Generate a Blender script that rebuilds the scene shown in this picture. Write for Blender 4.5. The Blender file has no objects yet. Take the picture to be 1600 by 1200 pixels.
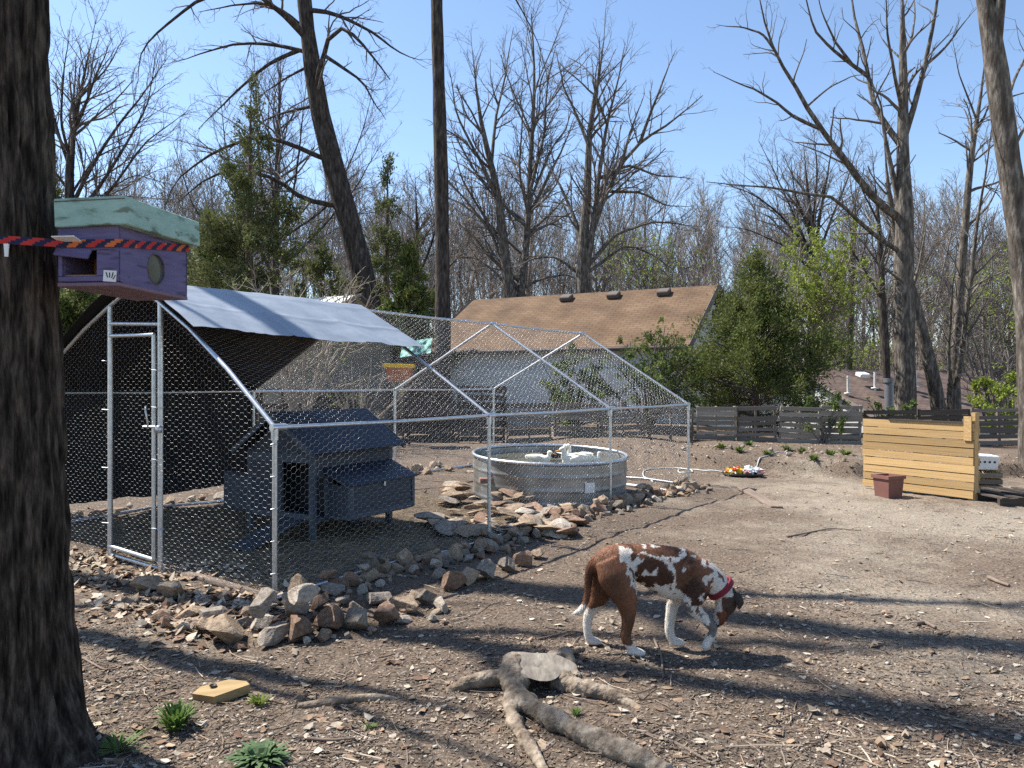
import bpy, bmesh, math, random
import numpy as np
from mathutils import Vector, Matrix
R = math.radians
sc = bpy.context.scene
col = sc.collection
rng = np.random.default_rng(7)
random.seed(7)

# ------------------------------------------------------------------ camera, sky, sun, exposure
CAMH, F = 1.55, 1200.0
cam = bpy.data.objects.new('camera', bpy.data.cameras.new('camera'))
col.objects.link(cam)
cam.location = (0, 0, CAMH); cam.rotation_euler = (R(90), 0, 0)
cam.data.sensor_width = 36; cam.data.lens = 27.0
cam.data.clip_start = 0.05; cam.data.clip_end = 2000
sc.camera = cam
SUN_EL = 52.0
SDX, SDY = -0.905, 0.425                       # horizontal direction towards the sun
w = bpy.data.worlds.new('World'); sc.world = w; w.use_nodes = True
nt = w.node_tree
bg = nt.nodes['Background']
sky = nt.nodes.new('ShaderNodeTexSky'); sky.sky_type = 'NISHITA'; sky.sun_disc = False
sky.sun_elevation = R(SUN_EL); sky.sun_rotation = math.atan2(SDX, SDY)
sky.air_density = 1.0; sky.dust_density = 0.35; sky.ozone_density = 2.2; sky.altitude = 300
nt.links.new(sky.outputs[0], bg.inputs[0]); bg.inputs[1].default_value = 0.106
sun = bpy.data.objects.new('sun', bpy.data.lights.new('sun', 'SUN')); col.objects.link(sun)
sun.data.energy = 5.0; sun.data.angle = R(0.53); sun.data.color = (1.0, 0.955, 0.88)
ce = math.cos(R(SUN_EL))
sd = Vector((SDX*ce, SDY*ce, math.sin(R(SUN_EL))))
sun.rotation_euler = sd.to_track_quat('Z', 'Y').to_euler()
sun.location = (-20, 10, 30)
vs = sc.view_settings
vs.view_transform = 'Standard'; vs.look = 'None'; vs.gamma = 1.0; vs.exposure = 1.1
vs.use_curve_mapping = False
sc.cycles.use_denoising = False; sc.cycles.use_adaptive_sampling = False; sc.render.filter_size = 1.15
sc.cycles.max_bounces = 6; sc.cycles.transparent_max_bounces = 8
sc.cycles.sample_clamp_indirect = 6.0; sc.cycles.sample_clamp_direct = 5.0

# ------------------------------------------------------------------ noise
def _h(ix, iy, iz, s):
    n = (ix*374761393 + iy*668265263 + iz*2147483647 + s*974634777) & 0xffffffff
    n = ((n ^ (n >> 13)) * 1274126177) & 0xffffffff
    n = n ^ (n >> 16)
    return (n & 0xffff) / 65535.0
def vnoise(x, y, z=0.0, s=0):
    x, y, z = np.broadcast_arrays(np.asarray(x, float), np.asarray(y, float), np.asarray(z, float))
    fx, fy, fz = np.floor(x), np.floor(y), np.floor(z)
    ix, iy, iz = fx.astype(np.int64), fy.astype(np.int64), fz.astype(np.int64)
    u, v, t = x-fx, y-fy, z-fz
    u = u*u*(3-2*u); v = v*v*(3-2*v); t = t*t*(3-2*t)
    r = 0
    for a in (0, 1):
        for b in (0, 1):
            for c in (0, 1):
                wgt = (u if a else 1-u)*(v if b else 1-v)*(t if c else 1-t)
                r = r + wgt*_h(ix+a, iy+b, iz+c, s)
    return r*2-1
def fbm(x, y, z=0.0, o=4, s=0):
    r, a, f = 0, 1.0, 1.0
    for k in range(o):
        r = r + a*vnoise(np.asarray(x)*f, np.asarray(y)*f, np.asarray(z)*f, s+k*17); a *= .5; f *= 2.03
    return r
def sstep(a, b, x):
    t = np.clip((np.asarray(x, float)-a)/(b-a), 0, 1); return t*t*(3-2*t)

# ------------------------------------------------------------------ mesh helpers
class MB:
    """collects vertices and faces, builds ONE mesh object"""
    def __init__(s): s.V = []; s.Fq = []; s.Ft = []; s.mq = []; s.mt = []; s.n = 0; s.C = []
    def add(s, V, faces, m=0, colr=None):
        V = np.asarray(V, float).reshape(-1, 3); faces = np.asarray(faces, np.int64)
        if faces.size:
            if faces.shape[1] == 4: s.Fq.append(faces+s.n); s.mq.append(np.full(len(faces), m))
            else: s.Ft.append(faces+s.n); s.mt.append(np.full(len(faces), m))
        s.V.append(V); s.n += len(V)
        if colr is not None:
            c = np.asarray(colr, float)
            s.C.append(np.broadcast_to(c, (len(V), 3)).copy())
        return s
    def mesh(s, name, smooth=True):
        me = bpy.data.meshes.new(name)
        V = np.concatenate(s.V) if s.V else np.zeros((0, 3))
        q = np.concatenate(s.Fq) if s.Fq else np.zeros((0, 4), np.int64)
        t = np.concatenate(s.Ft) if s.Ft else np.zeros((0, 3), np.int64)
        me.vertices.add(len(V)); me.vertices.foreach_set('co', V.astype(np.float32).ravel())
        me.loops.add(q.size+t.size)
        me.loops.foreach_set('vertex_index', np.concatenate([q.ravel(), t.ravel()]).astype(np.int32))
        me.polygons.add(len(q)+len(t))
        st = np.concatenate([np.arange(len(q))*4, q.size+np.arange(len(t))*3])
        me.polygons.foreach_set('loop_start', st.astype(np.int32))
        mi = np.concatenate((s.mq or [np.zeros(0)])+(s.mt or [np.zeros(0)]))
        if s.mq and s.mt: mi = np.concatenate([np.concatenate(s.mq), np.concatenate(s.mt)])
        me.polygons.foreach_set('material_index', mi.astype(np.int32))
        me.polygons.foreach_set('use_smooth', np.full(len(q)+len(t), smooth))
        me.update(calc_edges=True)
        if s.C:
            C = np.concatenate(s.C)
            a = me.color_attributes.new('Col', 'FLOAT_COLOR', 'POINT')
            a.data.foreach_set('color', np.concatenate([C, np.ones((len(C), 1))], 1).astype(np.float32).ravel())
        return me
    def obj(s, name, mats, parent=None, smooth=True, loc=None):
        return link(name, s.mesh(name, smooth), mats, parent, loc)
    # shapes
    def box(s, c, size, rot=None, m=0, taper=0.0):
        x, y, z = np.array(size)/2
        V = np.array([[-x,-y,-z],[x,-y,-z],[x,y,-z],[-x,y,-z],[-x,-y,z],[x,-y,z],[x,y,z],[-x,y,z]], float)
        if taper: V[4:, :2] *= 1+taper
        if rot is not None: V = V @ np.array(rot).T
        return s.add(V+np.asarray(c, float), [[0,3,2,1],[4,5,6,7],[0,1,5,4],[1,2,6,5],[2,3,7,6],[3,0,4,7]], m)
    def tube(s, P, rad, n=8, cap=True, m=0, colr=None):
        P = np.asarray(P, float)[None]; r = np.broadcast_to(np.asarray(rad, float), (1, P.shape[1]))
        V, Fq = tubes(P, r, n); s_n = s.n
        s.add(V, Fq, m, colr)
        if cap:
            N = P.shape[1]
            for k, rev in ((0, True), (N-1, False)):
                c = P[0, k]; ring = V[k*n:(k+1)*n]
                idx = np.arange(n); f = np.stack([np.full(n, n), idx, (idx+1) % n], 1)
                if rev: f = f[:, ::-1]
                s.add(np.vstack([ring, c]), f, m, colr)
        return s
def tubes(P, Rd, n):
    """batch of polylines P (B,N,3) with radii (B,N) -> vertices, quads"""
    B, N, _ = P.shape
    T = np.gradient(P, axis=1) if N > 2 else np.repeat(P[:, 1:]-P[:, :1], 2, 1)
    T /= np.linalg.norm(T, axis=2, keepdims=True)+1e-12
    D = P[:, -1]-P[:, 0]; D /= np.linalg.norm(D, axis=1, keepdims=True)+1e-12
    ref = np.where(np.abs(D[:, 2:3]) < .8, np.array([[0, 0, 1.]]), np.array([[1., 0, 0]]))
    U = np.cross(T, ref[:, None, :]); U /= np.linalg.norm(U, axis=2, keepdims=True)+1e-12
    W = np.cross(T, U)
    a = np.arange(n)*2*np.pi/n
    V = P[:, :, None]+Rd[:, :, None, None]*(np.cos(a)[None, None, :, None]*U[:, :, None]+np.sin(a)[None, None, :, None]*W[:, :, None])
    b, k, j = np.meshgrid(np.arange(B), np.arange(N-1), np.arange(n), indexing='ij')
    i0 = (b*N+k)*n+j; i1 = (b*N+k)*n+(j+1) % n
    Fq = np.stack([i0, i1, i1+n, i0+n], -1).reshape(-1, 4)
    return V.reshape(-1, 3), Fq
def link(name, me, mats, parent=None, loc=None):
    o = bpy.data.objects.new(name, me); col.objects.link(o)
    if mats is not None:
        for m in (mats if isinstance(mats, (list, tuple)) else [mats]): me.materials.append(m)
    if parent is not None: o.parent = parent
    if loc is not None: o.location = loc
    return o
def tag(o, label, cat, group=None):
    o['label'] = label; o['category'] = cat
    if group: o['group'] = group
    return o
def thing(name, label, cat, loc=(0, 0, 0), rz=0.0, group=None):
    o = bpy.data.objects.new(name, None); col.objects.link(o)
    o.empty_display_size = .2
    o.location = loc; o.rotation_euler = (0, 0, rz)
    return tag(o, label, cat, group)
def struct(o): o['kind'] = 'structure'; return o
def stuff(o): o['kind'] = 'stuff'; return o
def bevel_box(name, size, mat, parent, loc, rot=(0, 0, 0), bev=.004, seg=1):
    bm = bmesh.new(); bmesh.ops.create_cube(bm, size=1)
    bmesh.ops.scale(bm, vec=size, verts=bm.verts)
    if bev: bmesh.ops.bevel(bm, geom=bm.edges[:], offset=bev, segments=seg, affect='EDGES')
    me = bpy.data.meshes.new(name); bm.to_mesh(me); bm.free()
    o = link(name, me, mat, parent, loc); o.rotation_euler = rot
    return o
def P3(px, py, d): return np.array([(px-800)/F*d, d, CAMH+(600-py)/F*d])

# ------------------------------------------------------------------ materials
def new_mat(name):
    m = bpy.data.materials.new(name); m.use_nodes = True
    b = m.node_tree.nodes['Principled BSDF']; return m, m.node_tree, b
def noise_mat(name, stops, scale=5.0, rough=.85, bump=.3, bscale=None, stretch=(1, 1, 1), detail=6, metallic=0.0,
              spec=.3, coord='Object', dist=.02, attr=False, rnd=True, band=None, trans=0.0, stops2=None, scale2=1.0, mix2=.5, ovar=0.0):
    m, t, b = new_mat(name); N = t.nodes.new; L = t.links.new
    tc = N('ShaderNodeTexCoord'); mp = N('ShaderNodeMapping'); mp.inputs['Scale'].default_value = stretch
    L(tc.outputs[coord], mp.inputs[0])
    if rnd:
        oi = N('ShaderNodeObjectInfo'); mu = N('ShaderNodeMath'); mu.operation = 'MULTIPLY'; mu.inputs[1].default_value = 37.0
        L(oi.outputs['Random'], mu.inputs[0])
        cb = N('ShaderNodeCombineXYZ'); L(mu.outputs[0], cb.inputs[0]); L(mu.outputs[0], cb.inputs[1])
        L(cb.outputs[0], mp.inputs['Location'])
    n1 = N('ShaderNodeTexNoise'); n1.inputs['Scale'].default_value = scale; n1.inputs['Detail'].default_value = detail
    n1.inputs['Roughness'].default_value = .62
    L(mp.outputs[0], n1.inputs['Vector'])
    def ramp(st):
        r = N('ShaderNodeValToRGB'); e = r.color_ramp.elements
        while len(e) < len(st): e.new(.5)
        for k, (p, c) in enumerate(st): e[k].position = p; e[k].color = (*c, 1)
        return r
    r1 = ramp(stops); L(n1.outputs['Fac'], r1.inputs[0]); out = r1.outputs[0]
    if stops2:
        n3 = N('ShaderNodeTexNoise'); n3.inputs['Scale'].default_value = scale2; n3.inputs['Detail'].default_value = 3
        L(mp.outputs[0], n3.inputs['Vector']); r3 = ramp(stops2); L(n3.outputs['Fac'], r3.inputs[0])
        mx = N('ShaderNodeMix'); mx.data_type = 'RGBA'; mx.blend_type = 'MULTIPLY'; mx.inputs[0].default_value = mix2
        L(out, mx.inputs[6]); L(r3.outputs[0], mx.inputs[7]); out = mx.outputs[2]
    if attr:
        at = N('ShaderNodeAttribute'); at.attribute_name = 'Col'
        mx = N('ShaderNodeMix'); mx.data_type = 'RGBA'; mx.blend_type = 'MULTIPLY'; mx.inputs[0].default_value = 1
        L(at.outputs['Color'], mx.inputs[6]); L(out, mx.inputs[7]); out = mx.outputs[2]
    if rnd and ovar:
        mrr = N('ShaderNodeMapRange'); mrr.inputs[3].default_value = 1-ovar; mrr.inputs[4].default_value = 1+ovar*.5; L(oi.outputs['Random'], mrr.inputs[0])
        mx = N('ShaderNodeMix'); mx.data_type = 'RGBA'; mx.blend_type = 'MULTIPLY'; mx.inputs[0].default_value = 1
        L(out, mx.inputs[6]); L(mrr.outputs[0], mx.inputs[7]); out = mx.outputs[2]
    L(out, b.inputs['Base Color'])
    b.inputs['Roughness'].default_value = rough; b.inputs['Metallic'].default_value = metallic
    b.inputs['Specular IOR Level'].default_value = spec
    if bump:
        n2 = N('ShaderNodeTexNoise'); n2.inputs['Scale'].default_value = bscale or scale*3; n2.inputs['Detail'].default_value = 6
        L(mp.outputs[0], n2.inputs['Vector']); bp = N('ShaderNodeBump'); bp.inputs['Strength'].default_value = bump
        bp.inputs['Distance'].default_value = dist; hs = n2.outputs['Fac']
        if band:
            wv = N('ShaderNodeTexWave'); wv.wave_profile = 'SAW'; wv.bands_direction = band[0]; wv.inputs['Scale'].default_value = band[1]
            L(tc.outputs[coord], wv.inputs['Vector'])
            ad = N('ShaderNodeMath'); ad.operation = 'MULTIPLY_ADD'; ad.inputs[1].default_value = band[2]
            L(wv.outputs['Fac'], ad.inputs[0]); L(hs, ad.inputs[2]); hs = ad.outputs[0]
        L(hs, bp.inputs['Height']); L(bp.outputs[0], b.inputs['Normal'])
    if trans:
        tr = N('ShaderNodeBsdfTranslucent'); ms = N('ShaderNodeMixShader'); ms.inputs[0].default_value = trans
        L(out, tr.inputs[0]); L(b.outputs[0], ms.inputs[1]); L(tr.outputs[0], ms.inputs[2])
        L(ms.outputs[0], t.nodes['Material Output'].inputs[0])
    return m
def flat_mat(name, c, rough=.6, metallic=0.0, spec=.4, var=.15, scale=12, bump=.1):
    a = tuple(v*(1-var) for v in c); b2 = tuple(min(1, v*(1+var)) for v in c)
    return noise_mat(name, [(.3, a), (.7, b2)], scale, rough, bump, metallic=metallic, spec=spec, dist=.004)

M = {}
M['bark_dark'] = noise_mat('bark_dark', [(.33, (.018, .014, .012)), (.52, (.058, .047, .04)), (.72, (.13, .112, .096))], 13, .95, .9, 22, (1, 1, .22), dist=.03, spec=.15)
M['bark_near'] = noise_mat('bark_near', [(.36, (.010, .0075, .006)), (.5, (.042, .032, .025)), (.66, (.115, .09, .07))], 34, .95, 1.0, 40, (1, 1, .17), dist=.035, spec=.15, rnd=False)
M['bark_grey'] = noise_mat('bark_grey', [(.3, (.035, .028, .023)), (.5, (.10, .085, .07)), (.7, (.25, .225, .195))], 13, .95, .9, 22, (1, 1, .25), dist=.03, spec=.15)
M['bark_red'] = noise_mat('bark_red', [(.3, (.05, .034, .026)), (.55, (.12, .085, .066)), (.75, (.20, .155, .125))], 9, .95, .9, 22, (1, 1, .15), dist=.03, spec=.15)
M['twig'] = noise_mat('twig', [(.3, (.075, .065, .058)), (.7, (.19, .168, .15))], 3, .9, .0, spec=.15)
M['twig_pale'] = noise_mat('twig_pale', [(.3, (.20, .165, .13)), (.7, (.36, .31, .25))], 5, .9, .0, spec=.15)
M['far_wood'] = noise_mat('far_wood', [(.3, (.13, .108, .092)), (.7, (.27, .235, .205))], .3, .95, .0, spec=.1)
M['cedar'] = noise_mat('cedar', [(.25, (.045, .058, .02)), (.5, (.10, .115, .042)), (.75, (.19, .185, .075))], 1.3, .8, .0, spec=.2, trans=.25)
M['juniper'] = noise_mat('juniper', [(.25, (.045, .065, .018)), (.5, (.11, .135, .036)), (.75, (.20, .205, .065))], 1.8, .8, .0, spec=.2, trans=.28)
M['leaf_lime'] = noise_mat('leaf_lime', [(.25, (.12, .17, .025)), (.7, (.28, .33, .06))], 2.0, .7, .0, spec=.2, trans=.4)
M['leaf_green'] = noise_mat('leaf_green', [(.25, (.05, .085, .018)), (.7, (.15, .19, .05))], 2.0, .7, .0, spec=.25, trans=.35)
M['grass'] = noise_mat('grass', [(.25, (.05, .10, .02)), (.7, (.13, .20, .045))], 20, .7, .0, spec=.3, trans=.3)
M['grass_dull'] = noise_mat('grass_dull', [(.25, (.04, .085, .03)), (.7, (.10, .16, .065))], 20, .7, .0, spec=.3, trans=.25)
M['litter'] = noise_mat('litter', [(.3, (.75, .75, .75)), (.7, (1.1, 1.1, 1.1))], 30, .9, .0, attr=True, spec=.15, rnd=False)
M['galv'] = noise_mat('galvanised', [(.3, (.42, .44, .46)), (.7, (.62, .64, .66))], 30, .38, .05, metallic=.85, spec=.5, dist=.001)
M['wire'] = flat_mat('wire', (.42, .42, .42), .45, .85, .5, .05, 20, 0)
M['steel'] = noise_mat('tank_steel', [(.3, (.22, .225, .225)), (.6, (.35, .355, .35)), (.75, (.28, .255, .22))], 3.0, .42, .08, 14, metallic=.55, dist=.006, stops2=[(.35, (.55, .50, .42)), (.6, (1, 1, 1))], scale2=2.2, mix2=.7)
M['water'] = None
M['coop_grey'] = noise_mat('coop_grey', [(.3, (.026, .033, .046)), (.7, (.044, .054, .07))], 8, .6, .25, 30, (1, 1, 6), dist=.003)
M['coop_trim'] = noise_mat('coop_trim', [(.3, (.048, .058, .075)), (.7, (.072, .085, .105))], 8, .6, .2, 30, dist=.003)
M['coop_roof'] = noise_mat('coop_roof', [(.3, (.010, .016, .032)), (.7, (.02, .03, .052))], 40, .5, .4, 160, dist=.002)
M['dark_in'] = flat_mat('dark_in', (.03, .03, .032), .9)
M['tarp_out'] = noise_mat('tarp_silver', [(.3, (.185, .215, .26)), (.7, (.26, .295, .34))], 2.5, .45, .25, 9, spec=.5, dist=.02)
M['tarp_in'] = flat_mat('tarp_black', (.012, .012, .013), .75, 0, .2)
M['purple'] = noise_mat('purple', [(.3, (.10, .08, .175)), (.7, (.15, .125, .24))], 5, .65, .6, 30, (1, 1, 7), dist=.004, stops2=[(.30, (.45, .42, .40)), (.42, (1, 1, 1))], scale2=7, mix2=.8)
M['purple_under'] = noise_mat('purple_under', [(.3, (.15, .095, .13)), (.7, (.21, .14, .18))], 5, .7, .25, 30, (5, 1, 1), dist=.003)
M['teal'] = noise_mat('teal', [(.28, (.10, .14, .09)), (.42, (.27, .41, .345)), (.75, (.37, .53, .46))], 9, .7, .6, 45, (1, 1, 3), dist=.004, stops2=[(.32, (.42, .36, .28)), (.43, (1, 1, 1))], scale2=11, mix2=.85)
M['strap_r'] = flat_mat('strap_red', (.45, .03, .025), .8); M['strap_o'] = flat_mat('strap_orange', (.55, .13, .03), .8); M['strap_n'] = flat_mat('strap_navy', (.012, .014, .05), .8)
M['wood_in'] = noise_mat('wood_inside', [(.3, (.30, .135, .035)), (.7, (.46, .23, .07))], 6, .7, .2, 30, (1, 1, 5))
M['white'] = flat_mat('white_paint', (.78, .78, .76), .6, var=.06)
M['white_plastic'] = flat_mat('white_plastic', (.72, .72, .72), .45, var=.06)
M['old_wood'] = noise_mat('old_wood', [(.25, (.075, .06, .05)), (.5, (.17, .145, .12)), (.75, (.30, .265, .23))], 4, .9, .5, 18, (.35, 3, 6), dist=.006, spec=.15, ovar=.35)
M['pale_wood'] = noise_mat('pale_wood', [(.25, (.12, .10, .082)), (.5, (.25, .22, .185)), (.75, (.40, .36, .31))], 4, .9, .5, 18, (.35, 3, 6), dist=.006, spec=.15, ovar=.35)
M['dark_wood'] = noise_mat('dark_wood', [(.25, (.03, .024, .02)), (.55, (.085, .07, .058)), (.8, (.17, .145, .12))], 4, .9, .5, 18, (.35, 3, 6), dist=.006, spec=.15, ovar=.35)
M['new_wood'] = noise_mat('new_wood', [(.25, (.27, .165, .07)), (.5, (.44, .29, .13)), (.75, (.56, .39, .19))], 3.5, .75, .4, 18, (.45, 3, 6), dist=.004, spec=.25, stops2=[(.30, (.55, .42, .30)), (.45, (1, 1, 1))], scale2=6, mix2=.8, ovar=.35)
M['plank'] = noise_mat('plank', [(.25, (.11, .08, .06)), (.75, (.25, .19, .15))], 5, .9, .4, 18, (.4, 3, 6))
M['ply'] = noise_mat('plywood', [(.25, (.22, .145, .065)), (.75, (.38, .265, .125))], 7, .75, .3, 30, (.5, 3, 3))
M['stump'] = noise_mat('root_wood', [(.3, (.09, .066, .046)), (.48, (.22, .172, .125)), (.72, (.40, .335, .26))], 16, .85, .9, 45, dist=.015, stops2=[(.35, (.45, .4, .36)), (.6, (1, 1, 1))], scale2=3, mix2=.8)
M['stump_cut'] = noise_mat('cut_wood', [(.25, (.09, .075, .06)), (.5, (.19, .165, .135)), (.75, (.30, .27, .225))], 30, .85, .5, 90, (1, .25, 1), dist=.004)
M['pot'] = flat_mat('pot', (.17, .075, .06), .6, var=.12)
M['yellow'] = flat_mat('yellow_lid', (.80, .50, .015), .5); M['orange'] = flat_mat('orange_tub', (.42, .12, .035), .5)
M['pink'] = flat_mat('pink', (.55, .22, .22), .5); M['red'] = flat_mat('red', (.6, .04, .03), .5); M['black'] = flat_mat('black_plastic', (.015, .015, .016), .5)
M['straw'] = noise_mat('straw', [(.3, (.26, .17, .07)), (.7, (.52, .38, .17))], 25, .9, .8, 60, dist=.03)
M['hose'] = flat_mat('hose', (.42, .42, .39), .5); M['pvc'] = flat_mat('pvc', (.62, .62, .58), .5)
M['siding'] = noise_mat('siding', [(.3, (.55, .56, .54)), (.7, (.66, .67, .645))], 1.5, .8, .4, 8, band=('Z', 1.6, 3.0), dist=.03)
M['siding_pale'] = noise_mat('siding_pale', [(.3, (.70, .70, .66)), (.7, (.80, .80, .76))], 1.5, .8, .4, 8, band=('Z', 1.6, 3.0), dist=.03)
M['shed_wall'] = noise_mat('shed_wall', [(.3, (.17, .15, .11)), (.7, (.27, .24, .18))], 2, .85, .4, 8)
M['shed_roof'] = flat_mat('shed_roof', (.70, .68, .63), .5, .1)
M['teal_tarp'] = noise_mat('teal_tarp', [(.3, (.07, .22, .19)), (.7, (.12, .31, .27))], 4, .6, .5, 10)
M['trim'] = flat_mat('roof_trim', (.10, .08, .07), .8)
M['collar'] = flat_mat('collar', (.17, .008, .02), .6)
M['duck'] = noise_mat('duck_feather', [(.3, (.70, .67, .56)), (.7, (.86, .84, .76))], 30, .8, .3, 60, dist=.004, trans=.1)
M['duck_black'] = flat_mat('duck_black', (.03, .03, .032), .6); M['bill'] = flat_mat('bill', (.55, .25, .04), .5)
M['chim'] = flat_mat('chimney_metal', (.22, .23, .25), .45, .6)
M['label'] = flat_mat('label_paper', (.7, .69, .68), .7, var=.05)
ROCKM = [noise_mat('rock_tan', [(.25, (.17, .12, .085)), (.5, (.32, .235, .16)), (.75, (.47, .375, .28))], 9, .9, .7, 35, dist=.012, spec=.2, ovar=.35),
         noise_mat('rock_rust', [(.25, (.12, .07, .048)), (.5, (.225, .14, .095)), (.75, (.36, .27, .20))], 9, .9, .7, 35, dist=.012, spec=.2, ovar=.35),
         noise_mat('rock_grey', [(.25, (.105, .085, .068)), (.5, (.22, .185, .15)), (.75, (.37, .325, .27))], 9, .9, .7, 35, dist=.012, spec=.2, ovar=.35),
         noise_mat('rock_pale', [(.25, (.19, .15, .115)), (.5, (.36, .305, .245)), (.75, (.52, .46, .385))], 9, .9, .7, 35, dist=.012, spec=.2, ovar=.35)]
M['brick'] = noise_mat('brick_red', [(.25, (.16, .085, .065)), (.75, (.31, .19, .15))], 12, .9, .5, 40, dist=.008)
def shingle_mat(name, c1, c2, mortar):
    m, t, b = new_mat(name); N = t.nodes.new; L = t.links.new
    tc = N('ShaderNodeTexCoord'); br = N('ShaderNodeTexBrick'); br.inputs['Scale'].default_value = 1.0
    br.inputs['Color1'].default_value = (*c1, 1); br.inputs['Color2'].default_value = (*c2, 1); br.inputs['Mortar'].default_value = (*mortar, 1)
    br.inputs['Mortar Size'].default_value = .012; br.inputs['Brick Width'].default_value = .32; br.inputs['Row Height'].default_value = .145
    L(tc.outputs['UV'], br.inputs['Vector'])
    nz = N('ShaderNodeTexNoise'); nz.inputs['Scale'].default_value = 1.2; nz.inputs['Detail'].default_value = 8
    L(tc.outputs['UV'], nz.inputs['Vector']); rp = N('ShaderNodeValToRGB')
    rp.color_ramp.elements[0].position = .3; rp.color_ramp.elements[0].color = (.62, .6, .6, 1); rp.color_ramp.elements[1].position = .7; rp.color_ramp.elements[1].color = (1.1, 1.1, 1.1, 1)
    L(nz.outputs['Fac'], rp.inputs[0])
    mx = N('ShaderNodeMix'); mx.data_type = 'RGBA'; mx.blend_type = 'MULTIPLY'; mx.inputs[0].default_value = 1
    L(br.outputs['Color'], mx.inputs[6]); L(rp.outputs[0], mx.inputs[7]); L(mx.outputs[2], b.inputs['Base Color'])
    bp = N('ShaderNodeBump'); bp.inputs['Strength'].default_value = .6; bp.inputs['Distance'].default_value = .02
    L(br.outputs['Fac'], bp.inputs['Height']); bp.invert = True; L(bp.outputs[0], b.inputs['Normal'])
    b.inputs['Roughness'].default_value = .92; b.inputs['Specular IOR Level'].default_value = .2
    return m
M['roof_brown'] = shingle_mat('roof_brown', (.172, .112, .068), (.145, .093, .056), (.10, .065, .042))
M['roof_dark'] = shingle_mat('roof_dark', (.16, .115, .095), (.13, .092, .076), (.07, .05, .042))
m, t, b = new_mat('water'); b.inputs['Base Color'].default_value = (.085, .078, .05, 1); b.inputs['Roughness'].default_value = .04
nz = t.nodes.new('ShaderNodeTexNoise'); nz.inputs['Scale'].default_value = 9; bp = t.nodes.new('ShaderNodeBump'); bp.inputs['Strength'].default_value = .25; bp.inputs['Distance'].default_value = .02
t.links.new(nz.outputs['Fac'], bp.inputs['Height']); t.links.new(bp.outputs[0], b.inputs['Normal']); M['water'] = m
m, t, b = new_mat('window_glass'); b.inputs['Base Color'].default_value = (.10, .105, .08, 1); b.inputs['Roughness'].default_value = .06; b.inputs['Specular IOR Level'].default_value = .8
M['glass'] = m

# ------------------------------------------------------------------ the run's plan (used by the terrain too)
P0 = np.array([-1.69, 5.47]); LEN = 7.68; DL = np.array([.572, .820]); DP = np.array([-.820, .572]); WID = 3.70
def RP(s, a, z=0.0):
    """point of the run: s along its length (0..1), a metres left of the right side"""
    q = P0+DL*LEN*s+DP*a
    return np.array([q[0], q[1], z])
def terr(x, y):
    x = np.asarray(x, float); y = np.asarray(y, float)
    a = (x-P0[0])*DP[0]+(y-P0[1])*DP[1]; s = ((x-P0[0])*DL[0]+(y-P0[1])*DL[1])/LEN
    z = .11*sstep(1.6, 3.8, a)*sstep(2.5, 6, y)
    edge = np.clip(15.0-.8*(x-2.5), 12.5, 15.6)+.25*vnoise(x*.9, y*.0+3.3, 0, 5)
    bank = sstep(0, .22, y-edge)*sstep(.2, 1.6, x)*(.25+.05*vnoise(x*1.3, y*1.3, 0, 9))
    z = z+bank+.12*sstep(13, 16, y)*(1-sstep(.2, 1.6, x))
    z = z-3.6*sstep(20, 31, y-.0*x)*sstep(5, 12, x)-1.0*sstep(24, 60, y)*(1-sstep(5, 12, x))
    z = z+11*sstep(55, 140, y)
    near = sstep(30, 16, y)
    z = z+near*(.028*fbm(x*.7, y*.7, 0, 3, 2)+.012*fbm(x*4, y*4, 0, 3, 21)+.006*vnoise(x*14, y*14, 0, 31))
    return z
def G(px, py):
    d = CAMH*F/(py-600.0)
    for _ in range(6):
        z = float(terr((px-800)/F*d, d)); d = (CAMH-z)*F/(py-600.0)
    return np.array([(px-800)/F*d, d, float(terr((px-800)/F*d, d))])
def onG(x, y, dz=0.0): return np.array([x, y, float(terr(x, y))+dz])

# ------------------------------------------------------------------ ground
def axis(lo, hi, step, far_lo, far_hi, g=1.22):
    core = np.arange(lo, hi+1e-6, step); l = []; h = []
    p, s_ = lo, step
    while p > far_lo: s_ = min(s_*g, 8.0); p -= s_; l.append(p)
    p, s_ = hi, step
    while p < far_hi: s_ = min(s_*g, 8.0); p += s_; h.append(p)
    return np.concatenate([l[::-1], core, h])
gx = axis(-6.5, 8.5, .05, -160, 160); gy = axis(2.6, 13.5, .05, -30, 260)
X, Y = np.meshgrid(gx, gy); nx, ny = len(gx), len(gy)
Vg = np.stack([X, Y, terr(X, Y)], -1).reshape(-1, 3)
i, j = np.meshgrid(np.arange(nx-1), np.arange(ny-1)); a0 = (j*nx+i).ravel()
m, t, b = new_mat('dirt'); N = t.nodes.new; L = t.links.new
tc = N('ShaderNodeTexCoord')
def nzn(s_, d_=6, r_=.6):
    n = N('ShaderNodeTexNoise'); n.inputs['Scale'].default_value = s_; n.inputs['Detail'].default_value = d_; n.inputs['Roughness'].default_value = r_
    L(tc.outputs['Object'], n.inputs['Vector']); return n
def rmp(src, st):
    r = N('ShaderNodeValToRGB'); e = r.color_ramp.elements
    while len(e) < len(st): e.new(.5)
    for k, (p, c) in enumerate(st): e[k].position = p; e[k].color = (*c, 1)
    L(src, r.inputs[0]); return r
n_f = nzn(45, 8, .7); n_b = nzn(.55, 4, .55); n_m = nzn(6, 6, .65)
mulch = rmp(n_f.outputs['Fac'], [(.28, (.035, .026, .02)), (.5, (.125, .095, .072)), (.72, (.29, .235, .185))])
clay = rmp(n_f.outputs['Fac'], [(.28, (.11, .09, .069)), (.5, (.25, .212, .167)), (.72, (.41, .362, .295))])
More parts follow.
